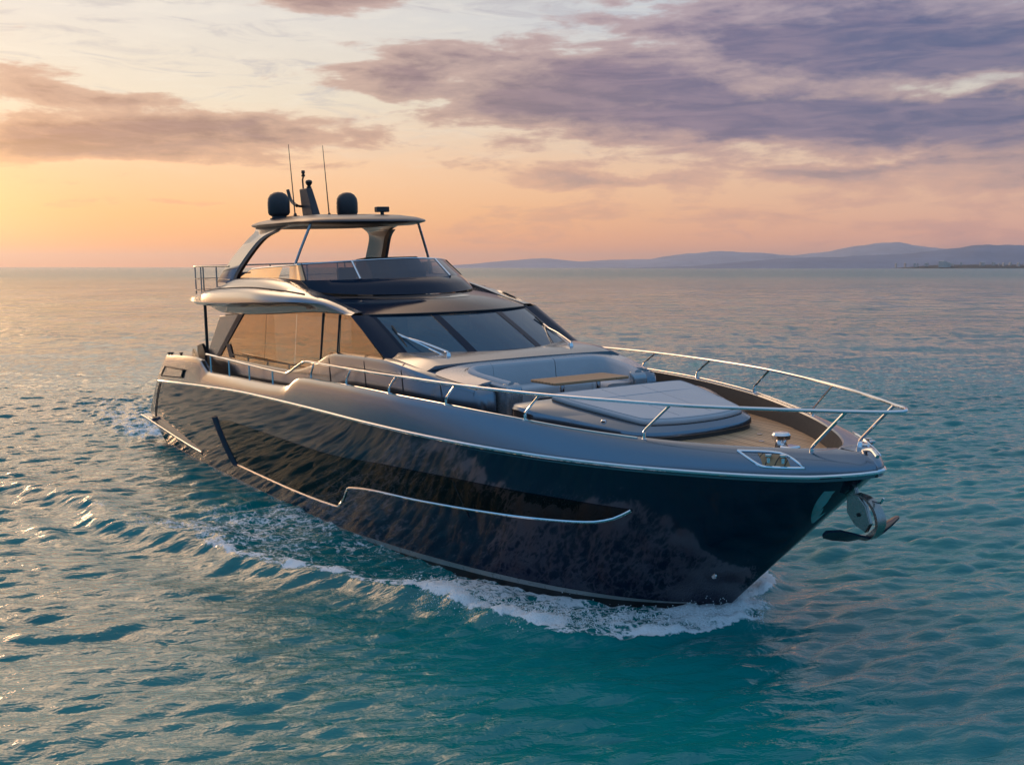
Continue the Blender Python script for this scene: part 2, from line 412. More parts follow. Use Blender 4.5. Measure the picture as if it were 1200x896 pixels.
def wake(x, y, fine=True):
    "height and foam cover of the boat's own waves, in the boat's plan frame"
    ay = np.abs(y); side = np.where(y < 0, 1, .8)
    yc = np.where(y > 0, CREST(x + .7)*.85, CREST(x)); d = ay - yc
    n = vnoise(x*.55 + 3, y*.55 + 8, 21, 4); n2 = vnoise(x*1.9, y*1.9, 31, 5, .6); n3 = vnoise(x*5.5 + 7, y*5.5, 41, 4, .6)
    dd = d + (n - .5)*1.5
    inb = sstep(x, -12, 2)*(1 - sstep(x, 23.9, 24.2))
    wid = np.where(dd > 0, .42, 1.05)
    ridge = np.exp(-(dd/wid)**2)*CREST_H(x)*inb*side
    trough = -np.exp(-((d - 1.3)/.8)**2)*CREST_H(x)*.35*inb
    # second, older ridge further out and aft
    y2 = pchip([-14,4.7,9,12,14],[13.2,8.5,7.3,6.6,6.3])(x) + 1.6
    r2 = np.exp(-((ay - y2 + (n-.5)*1.2)/.55)**2)*.17*sstep(x, -12, 4)*(1 - sstep(x, 11, 14))
    bow = np.exp(-((x - 23.0)/.9)**2 - (np.maximum(ay - .2, 0)/np.where(y > 0, .7, 1.25))**2)*.06*(1 - sstep(x, 23.35, 23.85))
    wash = sstep(-x, -.5, 3)*(1 - sstep(ay, 2.6, 4.6))*np.exp(-np.maximum(-x, 0)/16)
    dw = ay - hull_half(x)
    inside = (1 - sstep(dd, -.15, .3))*(ay < yc + 1)
    ff = CREST_F(x)
    f_crest = np.exp(-(np.where(dd > 0, dd/.16, dd/.60))**2)*ff*inb*1.12*(.62 + .55*sstep(n2, .30, .62))
    f_in = inside*(.40*sstep(x, 7, 13) + .10 + .22*sstep(x, 18, 21))*(.86 + .36*sstep(n, .35, .62))*sstep(x, -2, 8)*inb
    f_hull = np.exp(-(np.maximum(dw, 0)/.45)**2)*sstep(x, 16, 21)*.45*inb
    f_bow = np.exp(-((x - 23.0)/.8)**2 - (np.maximum(ay - .2, 0)/np.where(y > 0, .6, 1.1))**2)*1.25*(1 - sstep(x, 23.35, 23.8))
    f_wash = wash*.85
    f_back = np.exp(-((ay - yc + .4)/1.0)**2)*sstep(-x, 0, 2)*np.exp(-np.maximum(-x-1, 0)/4)*.25
    foam = np.maximum.reduce([f_crest, f_in, f_hull, f_bow, f_wash, f_back])
    hgt = ridge + trough + r2 + bow
    hgt = hgt + foam*((n2 - .5)*(.20 + .05*sstep(x, 19, 22)) + (n3 - .5)*.14) + wash*(n2 - .5)*.35
    return hgt, np.clip(foam, 0, 1.3)
def build_sea():
    fwd = np.array([math.cos(VIEW), math.sin(VIEW)]); rgt = np.array([math.sin(VIEW), -math.cos(VIEW)])
    v = axis(10, 46, .07, -30, 24000, 1.0125); u = axis(-22, 22, .085, -24000, 24000, 1.014)
    U, V = np.meshgrid(u, v, indexing='ij')
    X = cam.location.x + fwd[0]*V + rgt[0]*U; Y = cam.location.y + fwd[1]*V + rgt[1]*U
    sp = np.maximum(np.gradient(v)[None,:] + 0*U, .55*np.gradient(u)[:,None] + 0*V)
    wd = VIEW + .12
    Z = np.zeros_like(X); DX = np.zeros_like(X); DY = np.zeros_like(X)
    lee = 1 - .3*np.exp(-((X - 20)/7)**2 - ((Y + 6)/4)**2)      # calmer water close to the bow quarter
    for N, L, lo, hi, w, s, seed, mn, mx in ((1024, 83., .7, 2.4, wd, .09, 3, .3, 1.6), (1024, 47., .28, .75, wd + .30, .25, 9, .14, .55), (1024, 211., 3.5, 14, wd - .3, .03, 5, 1.2, 6)):
        h, dx, dy = fft_tile(N, L, lo, hi, w, s, seed)
        fade = 1 - sstep(sp, mn, mx)
        ok = fade > 0
        x, y = X[ok], Y[ok]; fd = fade[ok]*lee[ok]
        Z[ok] += sample(h, L, x, y)*fd; DX[ok] += sample(dx, L, x, y)*fd*.9; DY[ok] += sample(dy, L, x, y)*fd*.9
    near = (X > -14) & (X < 25) & (np.abs(Y) < 15)
    F = np.zeros_like(X)
    hw, fo = wake(X[near], Y[near]); Z[near] += hw; F[near] = fo
    X = X + DX; Y = Y + DY
    nu, nv = X.shape
    co = np.stack([X, Y, Z], -1).reshape(-1, 3).astype(np.float32)
    i = np.arange(nu - 1)[:,None]*nv + np.arange(nv - 1)[None,:]
    q = np.stack([i, i + nv, i + nv + 1, i + 1], -1).reshape(-1).astype(np.int32)
    me = bpy.data.meshes.new('sea'); nf = len(q)//4
    me.vertices.add(len(co)); me.vertices.foreach_set('co', co.ravel())
    me.loops.add(len(q)); me.loops.foreach_set('vertex_index', q)
    me.polygons.add(nf); me.polygons.foreach_set('loop_start', np.arange(0, len(q), 4, dtype=np.int32))
    me.update(calc_edges=True); me.validate()
    at = me.attributes.new('foam', 'FLOAT', 'POINT'); at.data.foreach_set('value', F.reshape(-1).astype(np.float32))
    me.polygons.foreach_set('use_smooth', np.ones(nf, bool))
    m, b, out = material('sea_water')
    co_ = objco(b); fo_ = b.new('ShaderNodeAttribute', attribute_name='foam').outputs['Fac']
    dist = b.new('ShaderNodeVectorMath', operation='DISTANCE'); b.put(dist.inputs[0], co_); dist.inputs[1].default_value = tuple(cam.location)
    far = dist.outputs['Value']
    # ripples: small ones everywhere, wind waves where the mesh no longer carries them
    cw, sw = math.cos(VIEW + .25), math.sin(VIEW + .25)
    r1 = b.noise(b.xyz(b.mul(b.dot(co_, (cw, sw, 0)), 4.6), b.mul(b.dot(co_, (-sw, cw, 0)), 1.7), 0.), 1., 4, .55, .5); r0 = b.noise(co_, 12., 2, .5, .3); r2 = b.noise(co_, 1.1, 5, .6, .5)
    bz = b.add(b.add(b.mul(r1, .052), b.mul(r0, .008)), b.mul(b.mul(r2, b.ss(far, 32, 140)), .50))
    r3 = b.noise(b.xyz(b.mul(b.dot(co_, (cw, sw, 0)), .20), b.mul(b.dot(co_, (-sw, cw, 0)), .06), 4.), 1., 5, .6, .5)
    r4 = b.noise(b.xyz(b.mul(b.dot(co_, (cw, sw, 0)), .48), b.mul(b.dot(co_, (-sw, cw, 0)), .26), 9.), 1., 4, .6, .4)
    bz = b.add(bz, b.mul(b.mul(r4, b.ss(far, 50, 180)), .55))
    bz = b.add(bz, b.mul(b.mul(r3, b.ss(far, 90, 400)), 2.0))
    gust = b.ss(b.noise(co_, .035, 4, .6), .35, .7)
    nrm = bump(b, b.mul(bz, b.lerp(gust, 0, 1, .65, 1.15)), 1., 1.)
    body = b.mix(b.ss(b.noise(co_, .12, 3), .3, .7), (.0012,.150,.150,1), (.0018,.195,.190,1))
    w = principled(b, None, body, b.ss(far, 60, 900, .035, .22), 0, 1.41, normal=nrm)
    # foam: threads and clots where the cover is dense enough
    fw = b.noise(co_, 1.6, 4, .6, out='Color'); fv = b.new('ShaderNodeVectorMath', operation='ADD')
    sc_ = b.new('ShaderNodeVectorMath', operation='SCALE'); b.put(sc_.inputs[0], fw); sc_.inputs['Scale'].default_value = 1.0
    b.put(fv.inputs[0], co_); b.put(fv.inputs[1], sc_.outputs[0])
    vo = b.new('ShaderNodeTexVoronoi', feature='DISTANCE_TO_EDGE'); b.put(vo.inputs['Vector'], fv.outputs[0]); vo.inputs['Scale'].default_value = 4.6
    threads = b.ss(vo.outputs['Distance'], 0, .22, 1, 0)
    fn = b.noise(co_, 4.5, 7, .68, .6); fn2 = b.noise(co_, .8, 3, .6)
    pat = b.add(b.add(b.mul(threads, .22), b.mul(fn, 1.0)), b.mul(fn2, .25))
    cover = b.ss(b.add(pat, b.mul(fo_, .78)), 1.12, 1.40)
    cover = b.mul(cover, b.ss(fo_, .02, .16))
    fp = principled(b, None, (.94,.95,.96), .75, normal=bump(b, b.add(fn, b.noise(co_, 22, 4, .7)), .8, .04))
    mx = b.new('ShaderNodeMixShader'); b.put(mx.inputs[0], b.mul(cover, .94)); b.nt.links.new(w.outputs[0], mx.inputs[1]); b.nt.links.new(fp.outputs[0], mx.inputs[2])
    b.nt.links.new(mx.outputs[0], out.inputs[0])
    me.materials.append(m)
    o = bpy.data.objects.new('sea', me); sc.collection.objects.link(o); tag(o, 'teal rippled sea with white foam along the hull', 'sea', kind='structure')
    return o
build_sea()

def build_spray():
    "flung drops along the bow wave"
    mb = MB(); g = np.random.default_rng(5)
    ico = bmesh.new(); bmesh.ops.create_icosphere(ico, subdivisions=1, radius=1); iv = [v.co.copy() for v in ico.verts]; jf = [tuple(v.index for v in f.verts) for f in ico.faces]; ico.free()
    for k in range(4200):
        if k % 3: x = g.uniform(19.2, 23.9)
        else: x = 23.3 + g.normal()*.45
        if x > 23.95: continue
        yc = float(CREST(np.array(x)))
        y = -(yc + g.normal()*.28 - .12)
        if x > 22.9: y = -(yc*g.uniform(.0, 1.05)) if g.random() < .65 else yc*g.uniform(0, .5)
        h, f = wake(np.array([x]), np.array([y]))
        z = float(h[0]) + abs(g.normal())*.07*(1 + .6*(x > 22))
        r = float(np.clip(g.lognormal(-5.15, .45), .003, .014))
        mb.put([(x + p.x*r, y + p.y*r, z + p.z*r) for p in iv], jf)
    m, b, out = material('spray_drops'); principled(b, out, (.78,.82,.84), .35)
    o = mb.build('spray', m); tag(o, 'white spray drops thrown up along the bow wave', 'spray', kind='stuff')
build_spray()
# ------------------------------------------------------------------ far coast
def bearing(px): return VIEW - math.atan((px - 600)/1333)
def at_px(px, dist):
    a = bearing(px); k = dist/math.cos(math.atan((px - 600)/1333)); return cam.location.x + math.cos(a)*k, cam.location.y + math.sin(a)*k
def hill_range(name, label, dist, depth, prof, col, seed, rough):
    "a long ridge: heights are read as real metres at its distance"
    pxs = np.linspace(prof[0][0], prof[-1][0], 260); f = pchip([p[0] for p in prof], [p[1] for p in prof])
    base = f(pxs)*dist/1333*(1 + .22*(vnoise(pxs*.035 + seed, pxs*0 + .4, seed + 50, 5, .6) - .5))
    rows = []
    K = 26
    for j in range(K):
        t = j/(K-1); row = []
        for i, px in enumerate(pxs):
            x, y = at_px(px, dist + (t - .55)*depth)
            e = math.sin(math.pi*min(1, t/1.1))**1.1 if t < .55 else math.cos((t-.55)/.45*math.pi/2)
            n = float(vnoise(np.array([px*.02 + seed]), np.array([t*3.2 + seed]), seed, 6, .55)[0])
            e = max(0, e + (n - .5)*rough*(1 if .02 < t < .98 else 0)*min(1, 4*t))
            row.append((x, y, base[i]*e - 2))
        rows.append(row)
    m, b, out = material(name + '_slopes')
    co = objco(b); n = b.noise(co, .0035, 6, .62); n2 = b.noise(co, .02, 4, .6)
    principled(b, out, b.mix(b.ss(b.add(n, b.mul(n2, .5)), .55, .95), (*col, 1), tuple(c*1.3 for c in col) + (1,)), .95)  # pale blue base colour carries part of the distance haze
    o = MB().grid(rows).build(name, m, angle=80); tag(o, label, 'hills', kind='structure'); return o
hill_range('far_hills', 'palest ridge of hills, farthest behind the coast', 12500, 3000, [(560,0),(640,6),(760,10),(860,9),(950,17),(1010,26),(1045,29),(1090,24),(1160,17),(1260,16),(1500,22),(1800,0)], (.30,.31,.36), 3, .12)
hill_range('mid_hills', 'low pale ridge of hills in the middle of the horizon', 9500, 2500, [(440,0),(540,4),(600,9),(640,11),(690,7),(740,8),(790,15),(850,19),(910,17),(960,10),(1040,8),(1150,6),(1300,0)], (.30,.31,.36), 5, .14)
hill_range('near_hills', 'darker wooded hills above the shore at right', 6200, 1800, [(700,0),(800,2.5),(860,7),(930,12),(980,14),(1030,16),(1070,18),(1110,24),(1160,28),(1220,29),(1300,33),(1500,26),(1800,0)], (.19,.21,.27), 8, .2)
def low_shore():
    "dark strip of low land in front of the hills"
    pxs = np.linspace(1040, 1750, 160); rows = [[], [], [], []]
    for px in pxs:
        h = 19*min(1, (px - 1040)/60)*(.86 + .2*float(vnoise(np.array([px*.09]), np.array([.3]), 77, 5, .6)[0]))
        for k, (dd, s) in enumerate(((0, 0), (60, .7), (300, 1), (900, 0))):
            x, y = at_px(px, 5000 + dd); rows[k].append((x, y, h*s - 1))
    m, b, out = material('shore_woods'); co = objco(b)
    principled(b, out, b.mix(b.ss(b.noise(co, .03, 5, .6), .4, .65), (.03,.035,.025,1), (.08,.07,.055,1)), .95)
    o = MB().grid(rows).build('low_shore', m, angle=80); tag(o, 'dark low shore strip at the foot of the hills', 'shore', kind='structure')
low_shore()
def town():
    "pale buildings scattered along the far shore, too many and too small to count"
    mb = MB(); g = np.random.default_rng(4)
    spots = [(1050,5050,10), (1104,5010,26), (1108,5010,22), (1111,5015,18), (1150,5100,14), (1164,5080,14), (1176,5060,12)]
    for px, dist, w in spots + [(float(g.uniform(1045, 1420)), 5000 + float(g.uniform(20, 120)), float(g.uniform(6, 14))) for _ in range(40)] + [(float(g.uniform(900, 1300)), 5650 + float(g.uniform(0, 300)), float(g.uniform(9, 20))) for _ in range(40)]:
        x, y = at_px(px, dist); h = w*float(g.uniform(.5, .8)); z0 = 2 if dist > 5500 else 14
        z0 = 4 + float(g.uniform(0, 25)) if dist > 5500 else 16
        a = float(g.uniform(0, 3)); c, s = math.cos(a), math.sin(a)
        pts = [(x + (c*i - s*j)*w, y + (s*i + c*j)*w*1.0, z0 - 12) for i, j in ((-.5,-.3),(.5,-.3),(.5,.3),(-.5,.3))]
        mb.prism(pts, (0, 0, h + 12))
        top = [(p[0], p[1], z0 + h) for p in pts]; rd = [((top[0][k] + top[3][k])/2 + (2.2 if k == 2 else 0)) for k in range(3)]; re = [((top[1][k] + top[2][k])/2 + (2.2 if k == 2 else 0)) for k in range(3)]
        mb.put(top + [rd, re], [(0,1,5,4), (2,3,4,5), (0,4,3), (1,2,5)])
    m, b, out = material('town_plaster'); principled(b, out, (.50,.45,.42), .8)
    o = mb.build('coastal_town', m, smooth=False); tag(o, 'tiny pale buildings strung along the far shore', 'town', kind='stuff')
town()
def haze():
    m, b, out = material('sea_haze'); p = b.new('ShaderNodeVolumePrincipled')
    p.inputs['Color'].default_value = (.86,.88,1.,1); p.inputs['Density'].default_value = HAZE; p.inputs['Anisotropy'].default_value = .6
    b.nt.links.new(p.outputs[0], out.inputs['Volume'])
    c, s = math.cos(VIEW), math.sin(VIEW); B = []
    for f, r in ((-1500,-26000),(26000,-26000),(26000,26000),(-1500,26000)): B.append((cam.location.x + c*f + s*r, cam.location.y + s*f - c*r, -3.2))
    o = MB().prism(B, (0,0,300)).build('haze', m, smooth=False); tag(o, 'thin evening haze lying over the sea', 'haze', kind='stuff')
HAZE = 5e-5
if HAZE: haze()
# ------------------------------------------------------------------ yacht
yacht = empty('yacht'); yacht.rotation_euler = (HEEL, 0, 0)
tag(yacht, 'sleek dark navy and bronze motor yacht under way with hardtop flybridge', 'yacht')
def part(mb, name, mat, parent=None, **k): return mb.build(name, mat, parent or yacht, **k)
G = np.linspace(0, 1, 130)

TOP_Y = pchip([1.4,5,10,15.5,17.2,19.1,21.1,23.3,24.4,25.15,25.57,25.76,25.86],[2.95,3.05,3.12,3.18,3.14,2.97,2.62,1.88,1.33,.84,.48,.25,0])
TOP_Z = pchip([1.4,3,4.7,5.15,5.55,5.95,8,11.75,12.1,12.5,12.9,14,16,18.5,20.7,22.5,24.2,25.95],[3.03,3.12,3.18,3.14,2.98,2.86,2.90,3.0,3.05,3.2,3.28,3.31,3.34,3.32,3.25,3.15,3.08,3.05])
DECK = pchip([1.4,6,12,15,18,20,22,24,25.6],[2.15,2.2,2.4,2.6,2.8,2.87,2.86,2.80,2.76])
INNER = lambda x: np.maximum(TOP_Y(np.minimum(x + .40*np.clip((x-22)/3.5, 0, 1)**1.5, 25.86)) - .15, 0)

# hull, dark lower body
h = MB(); H = np.concatenate([[-.42,-.2], np.linspace(0, 1, 15)])
for s in (1, -1): h.grid([[(p[0], s*p[1], p[2]) for p in hull_pt(G, q + 0*G)] for q in H])
tr = [hull_pt(np.array([0.]), np.array([q]))[0] for q in H]
h.grid([[(p[0], p[1]*k, p[2]) for k in np.linspace(1, -1, 7)] for p in tr])
hull = part(h, 'hull', 'navy_paint', angle=50)
def on_hull(x, z, off=.006): return (x, hull_y(x, z) - off, z)
# boot stripe and darker bottom paint
st_t = pchip([0,8.1,14.2,16.1,17.7,19,20,21.1,22.2,22.9],[.15,.15,.13,.19,.25,.29,.31,.31,.28,.24])
st_b = pchip([0,8,14,16,17.7,19,20,21.1,22.2,22.9],[.05,.05,.03,.09,.145,.20,.215,.225,.22,.22])
xs = np.linspace(.4, 22.9, 110)
for s in (1, -1):
    mk = lambda f, o: [(p[0], s*p[1], p[2]) for p in (on_hull(x, float(f(x)), o) for x in xs)]
    part(MB().grid([mk(st_t, .004), mk(st_t, .014), mk(st_b, .014), mk(st_b, .004)]), 'boot_stripe', 'stripe_grey', hull)
    part(MB().grid([mk(st_b, .003), mk(lambda x: -.1 + 0*x, .003), mk(lambda x: -.5 + 0*x, .003)]), 'bottom_paint', 'antifoul', hull)
# long dark window in the hull side
wt = pchip([6.9,7.9,11,14.1,17.2,19.9,21.5,22.4,23.0],[1.66,1.75,1.77,1.79,1.95,2.02,2.02,2.0,1.985])
wb = pchip([6.9,7.6,7.95,11,14.24,14.6,15.1,18.1,19.7,21.3,22.2,22.6,22.98],[1.6,.70,.58,.57,.62,.80,1.18,1.39,1.48,1.58,1.67,1.78,1.975])
xs = np.unique(np.concatenate([np.linspace(6.9, 8.2, 14), np.linspace(8.2, 14.2, 30), np.linspace(14.2, 15.2, 12), np.linspace(15.2, 22.98, 44)]))
for s in (1, -1):
    rows = []
    for k in range(7): rows.append([(x, s*(hull_y(x, z) - .008), z) for x in xs for z in [float(wb(x) + (wt(x) - wb(x))*k/6)]])
    hw = part(MB().grid(rows), 'hull_window', 'hull_glass', hull)
    path = [(x, s*(hull_y(x, float(wb(x))) - .012), float(wb(x))) for x in xs if x > 7.85]
    part(MB().tube(path, .026, 8, 1, sx=.8), 'window_trim', 'chrome', hw)
    # raised navy blade at the window's after end
    bl = []
    for z0, x0, w in ((1.72,6.38,.27),(1.4,6.66,.31),(1.0,7.02,.34),(.7,7.36,.35),(.56,7.64,.28)):
        y0 = hull_y(x0 + .2, z0)
        bl.append([(x0, s*(y0 - .005), z0), (x0 + .04, s*(y0 - .07), z0 - .01), (x0 + w*.8, s*(y0 - .05), z0 - .02), (x0 + w, s*(y0 - .005), z0)])
    part(MB().grid(bl, closed=True, cap=True), 'air_intake_blade', 'blade_blue', hull)
    part(MB().tube([(x, s*(hull_y(x, z) - .009), z) for z in np.linspace(1.3, 1.98, 5) for x in [19.2 + (1.98 - z)*.25]], .008, 6, 1), 'pane_joint', 'seam', hw)
    mid = [(x, s*(hull_y(x, z) - .010), z) for x in np.linspace(8.6, 13.6, 30) for z in [.5*float(wt(x) + wb(x)) + .05]]
    part(MB().lathe([(.0,-.012),(.05,-.012),(.05,.012),(.028,.02),(0,.02)], (23.5, s*(hull_y(23.5,.85)-.012), .85), 16, 'y'), 'drain_fitting', 'chrome', hull)
# stem guard plate
for s in (1, -1):
    rows = []
    for z in np.linspace(1.92, 2.52, 9):
        xe = 23 + z*1.085; wd = .17*math.sin((z - 1.92)/.6*1.35 + .15)
        rows.append([(x, s*(hull_y(x, z) - .007), z) for x in np.linspace(max(xe - wd, 24.2), xe - .015, 7)])
    part(MB().grid(rows), 'stem_guard', 'chrome', hull)
# rub rail
rx = np.concatenate([np.linspace(.7, 24, 60), 26.12 - 2.0*np.linspace(1, 0, 40)**2])
P = [(x, -float(RUB_Y(x)), float(RUB_Z(x))) for x in rx]
part(MB().tube(P + [mirror(p) for p in P[-2::-1]], .034, 10, 1), 'rub_rail', 'chrome')

# upper bulwark band in metallic paint
S = np.unique(np.concatenate([np.linspace(0, 1, 160), np.linspace(.13, .2, 24), np.linspace(.41, .49, 30), np.linspace(.93, 1, 30), 1 - .03*np.linspace(0, 1, 24)**2]))
xt = 1.40 + 24.46*S; xb = .45 + 25.69*S
def band(f):
    yb, zb = RUB_Y(np.minimum(xb, 26.12)), RUB_Z(xb) + .03; yt, zt_ = TOP_Y(xt), TOP_Z(xt)
    w_ = np.clip((S - .80)/.18, 0, 1); fx = f*(1 - w_) + (1 - math.sqrt(max(0, 1 - f*f*.94)))/(1 - math.sqrt(.06))*w_ if f < 1 else f
    x = xb + (xt - xb)*fx; y = yb + (yt - yb)*fx + .014*math.sin(math.pi*f)*(1 - w_); z = zb + (zt_ - zb)*f
    return [(a, -c, d) for a, c, d in zip(x, y, z)]
xi = np.minimum(xt, 25.47)
rows = [[(a, -c + .012, d - .075) for a, c, d in zip(xb, RUB_Y(np.minimum(xb, 26.12)), RUB_Z(xb))]] + [band(f) for f in (0, .06, .2, .4, .6, .8, .95)]
rows.append([(a, -max(c - .018, 0), d + .012) for a, c, d in zip(xt - .02*S, TOP_Y(xt), TOP_Z(xt))])
rows.append([(a, -float(max(INNER(a) + .03, 0)), d + .02) for a, d in zip(xi, TOP_Z(xt))])
rows.append([(a, -float(INNER(a)), d - .0) for a, d in zip(xi, TOP_Z(xt))])
bw = part(MB().both(rows), 'bulwark', 'silver_bronze_paint', angle=40)
lin_rows = [[(a, -float(INNER(a)), float(TOP_Z(t)) - .001) for a, t in zip(xi, xt)], [(a - .03*q, -float(max(INNER(a) - .06, 0)), float(DECK(a)) - .02) for a, q in zip(xi, S)]]
part(MB().both(lin_rows), 'bulwark_liner', 'charcoal_liner', bw)
# chrome capping strip along the inner top edge forward
for s in (1, -1):
    part(MB().tube([(x, s*-(float(TOP_Y(x)) - .045), float(TOP_Z(x)) + .022) for x in np.linspace(13, 23.2, 40)], .016, 6, 1), 'cap_strip', 'chrome', bw)
    # framed locker panel near the stern
    yb = lambda x, z: -(float(RUB_Y(x)) + (float(TOP_Y(x)) - float(RUB_Y(x)))*(z - float(RUB_Z(x)))/(float(TOP_Z(x)) - float(RUB_Z(x)))) - .055
    C4 = [(1.2,2.40),(1.62,2.72),(3.75,2.77),(3.55,2.54)]
    part(MB().prism([(x, s*yb(x, z), z) for x, z in C4], (0, s*.03, 0)), 'locker_panel', 'silver_bronze_paint', bw)
    part(MB().tube([(x, s*(yb(x, z) - .004), z) for x, z in C4[:3] + [C4[3], C4[0]]], .02, 8, 1), 'locker_frame', 'seam', bw)
# stern corner: black air slot and metallic post
for s in (1, -1):
    def sp(f, w0, o): # along the hull's raked after edge
        z = 2.17 - (2.17 - .92)*f; x = .83 - 1.33*f**.8
        return [(x + w, s*(hull_y(max(x + w, -.9), z) - o), z) for w in w0]
    fs = np.linspace(0, 1, 9)
    part(MB().grid([sp(f, (0, .10, .20), .010) for f in fs]), 'air_slot', 'seam', hull)
    rows = []
    for f in fs:
        z = 2.2 - (2.2 - .9)*f; e = hull_pt(np.array(0.), np.array(min(1, z/2.19))); x1 = .83 - 1.33*f**.8
        x0 = min(float(e[0]) - .02, x1 - .1)
        rows.append([(x, s*(hull_y(max(x, -.9), z) - .014), z) for x in np.linspace(x0, x1, 4)])
    part(MB().grid(rows), 'stern_post', 'silver_bronze_paint', hull)
# bathing platform and its side wings
pl = MB(); pl.prism([(-1.75,-2.6,.78),(-1.5,-3.0,.78),(-.4,-3.05,.78),(-.4,3.05,.78),(-1.5,3.0,.78),(-1.75,2.6,.78)], (0,0,.10)); plat = part(pl, 'bathing_platform', 'silver_bronze_paint', bevel=.03)
part(MB().prism([(-1.68,-2.5,.884),(-.5,-2.8,.884),(-.5,2.8,.884),(-1.68,2.5,.884)], (0,0,.012)), 'platform_teak', 'teak_deck', plat)
for s in (1, -1):
    rows = []
    for x in np.linspace(-1.55, 4.55, 26):
        q = (x + 1.55)/6.1; z = .90 - .43*q; yi = hull_y(max(x, -.9), z); o = .20*(1 - q)**.8 + .012
        rows.append([(x, s*(yi + .08), z + .01), (x, s*(yi - .004), z + .01), (x, s*(yi - o), z - .01), (x, s*(yi - o), z - .06), (x, s*(yi - o*.5), z - .16 + .06*q), (x, s*(yi + .08), z - .28 + .1*q)])
    part(MB().grid(rows, closed=True, cap=True), 'platform_wing', 'silver_bronze_paint', plat)
    part(MB().tube([(r[2][0], r[2][1], r[2][2] - .01) for r in rows], .016, 6, 1), 'wing_lip', 'chrome', plat)

# decks
rows = []
for v in np.linspace(-1, 1, 15): rows.append([(x, v*float(max(INNER(x) - .04, .0)), float(DECK(x)) + .03*(1 - v*v)) for x in np.linspace(1.45, 25.5, 80)])
part(MB().grid(rows), 'teak_deck', 'teak_deck')

# deckhouse sides, coachroof and side mouldings
ZB = pchip([3.9,6,10.6,11.9,12.4,13.0,13.4,15.7,17,18,18.75],[3.25,3.25,3.28,3.48,3.62,3.80,3.85,3.88,3.77,3.61,3.50])
YB = pchip([3.9,16,17,18,18.75],[2.47,2.47,2.44,2.28,2.08])
def sy(z): return 2.47 - .083*(z - 3.2)/1.35
xs = np.unique(np.concatenate([np.linspace(3.9, 18.75, 70), np.linspace(11, 13.5, 20)]))
dh = MB()
dh.both([[(x, -(float(YB(x)) + .06), float(DECK(x)) - .03) for x in xs], [(x, -(float(YB(x)) + .05), float(ZB(x)) - .10) for x in xs], [(x, -(float(YB(x)) + .02), float(ZB(x)) - .03) for x in xs], [(x, -(float(YB(x)) - .04), float(ZB(x))) for x in xs], [(x, -(float(YB(x)) - .14), float(ZB(x))) for x in xs]])
deckhouse = part(dh, 'deckhouse', 'silver_bronze_paint')
COACH_Z = lambda x: float(pchip([15.2,16,16.75,17.45],[3.98,3.95,3.91,3.79])(x))
rows = []
for x in np.linspace(15.2, 17.32, 12):
    rows.append([(x + .12*(1 - (y/2.33)**2)*(x > 17.2)*0, y, (COACH_Z(x) + .03*(1 - (y/2.3)**2)) if abs(y) < 2.3 else float(ZB(x))) for y in np.linspace(-2.33, 2.33, 25)])
cr = MB().grid(rows); cr.grid([rows[-1], [(p[0] + .01, p[1], 2.8) for p in rows[-1]]])
part(cr, 'coachroof', 'silver_bronze_paint', deckhouse)
for s in (1, -1):
    rows = []
    for x in np.linspace(17.2, 18.75, 18):
        zt_ = float(ZB(x)); yo = float(YB(x)) - .1; yi = 1.90 - .16*(x - 17.2)/1.55
        rows.append([(x, s*yo, zt_ - .004), (x, s*(yo - .1), zt_ - .02), (x, s*(yi + .06), zt_ - .03), (x, s*yi, zt_ - .04), (x, s*(yi - .02), 2.85)])
    mb = MB().grid(rows)
    # rounded forward end of the moulding
    yo = float(YB(18.75)); front = []
    for x, k in ((18.75,0),(18.82,.25),(18.87,.7),(18.89,1.)):
        front.append([(x, s*(yo + .06 - .08*k), 2.8), (x, s*(yo + .05 - .08*k), 3.36 - .10*k), (x, s*(yo + .02 - .09*k), 3.47 - .14*k), (x, s*(yo - .14), 3.51 - .15*k), (x, s*1.80, 3.525 - .15*k), (x, s*1.74, 3.50 - .14*k), (x, s*1.72, 2.85)])
    mb.grid(front); mb.put(front[-1], [tuple(range(7))])
    part(mb, 'side_moulding', 'silver_bronze_paint', deckhouse, angle=45)
    for x in (13.05, 14.9, 16.6, 17.9):
        part(MB().tube([(x + .12, s*-(-(float(YB(x)) + .063)) if s > 0 else -(float(YB(x)) + .063), float(DECK(x)) + .2), (x, s*(float(YB(x)) + .052), float(ZB(x)) - .12), (x - .02, s*(float(YB(x)) - .05), float(ZB(x)) + .004)], .007, 6, 2), 'panel_joint', 'seam', deckhouse)
    # after pillar, black pillar, strut
    part(MB().prism([(x, s*(sy(z) + .015), z) for x, z in ((4.0,3.2),(5.15,4.36),(6.75,4.46),(4.95,3.2))], (0, -s*.14, 0)), 'after_pillar', 'silver_bronze_paint', deckhouse, bevel=.02)
    part(MB().prism([(x, s*(sy(z) + .022), z) for x, z in ((4.9,3.24),(6.72,4.46),(7.15,4.48),(5.22,3.24))], (0, -s*.10, 0)), 'black_pillar', 'dark_gloss', deckhouse)
    part(MB().prism([(x, s*(sy(z) + .024), z) for x, z in ((5.72,3.62),(6.06,3.62),(6.38,3.25),(6.02,3.25))], (0, -s*.10, 0)), 'window_strut', 'dark_gloss', deckhouse)
    part(MB().prism([(3.9, s*2.53, 2.2),(4.0, s*2.48, 3.22),(5.0, s*2.48, 3.26),(5.0, s*2.53, 2.2)], (0, -s*.12, 0)), 'after_corner', 'silver_bronze_paint', deckhouse)
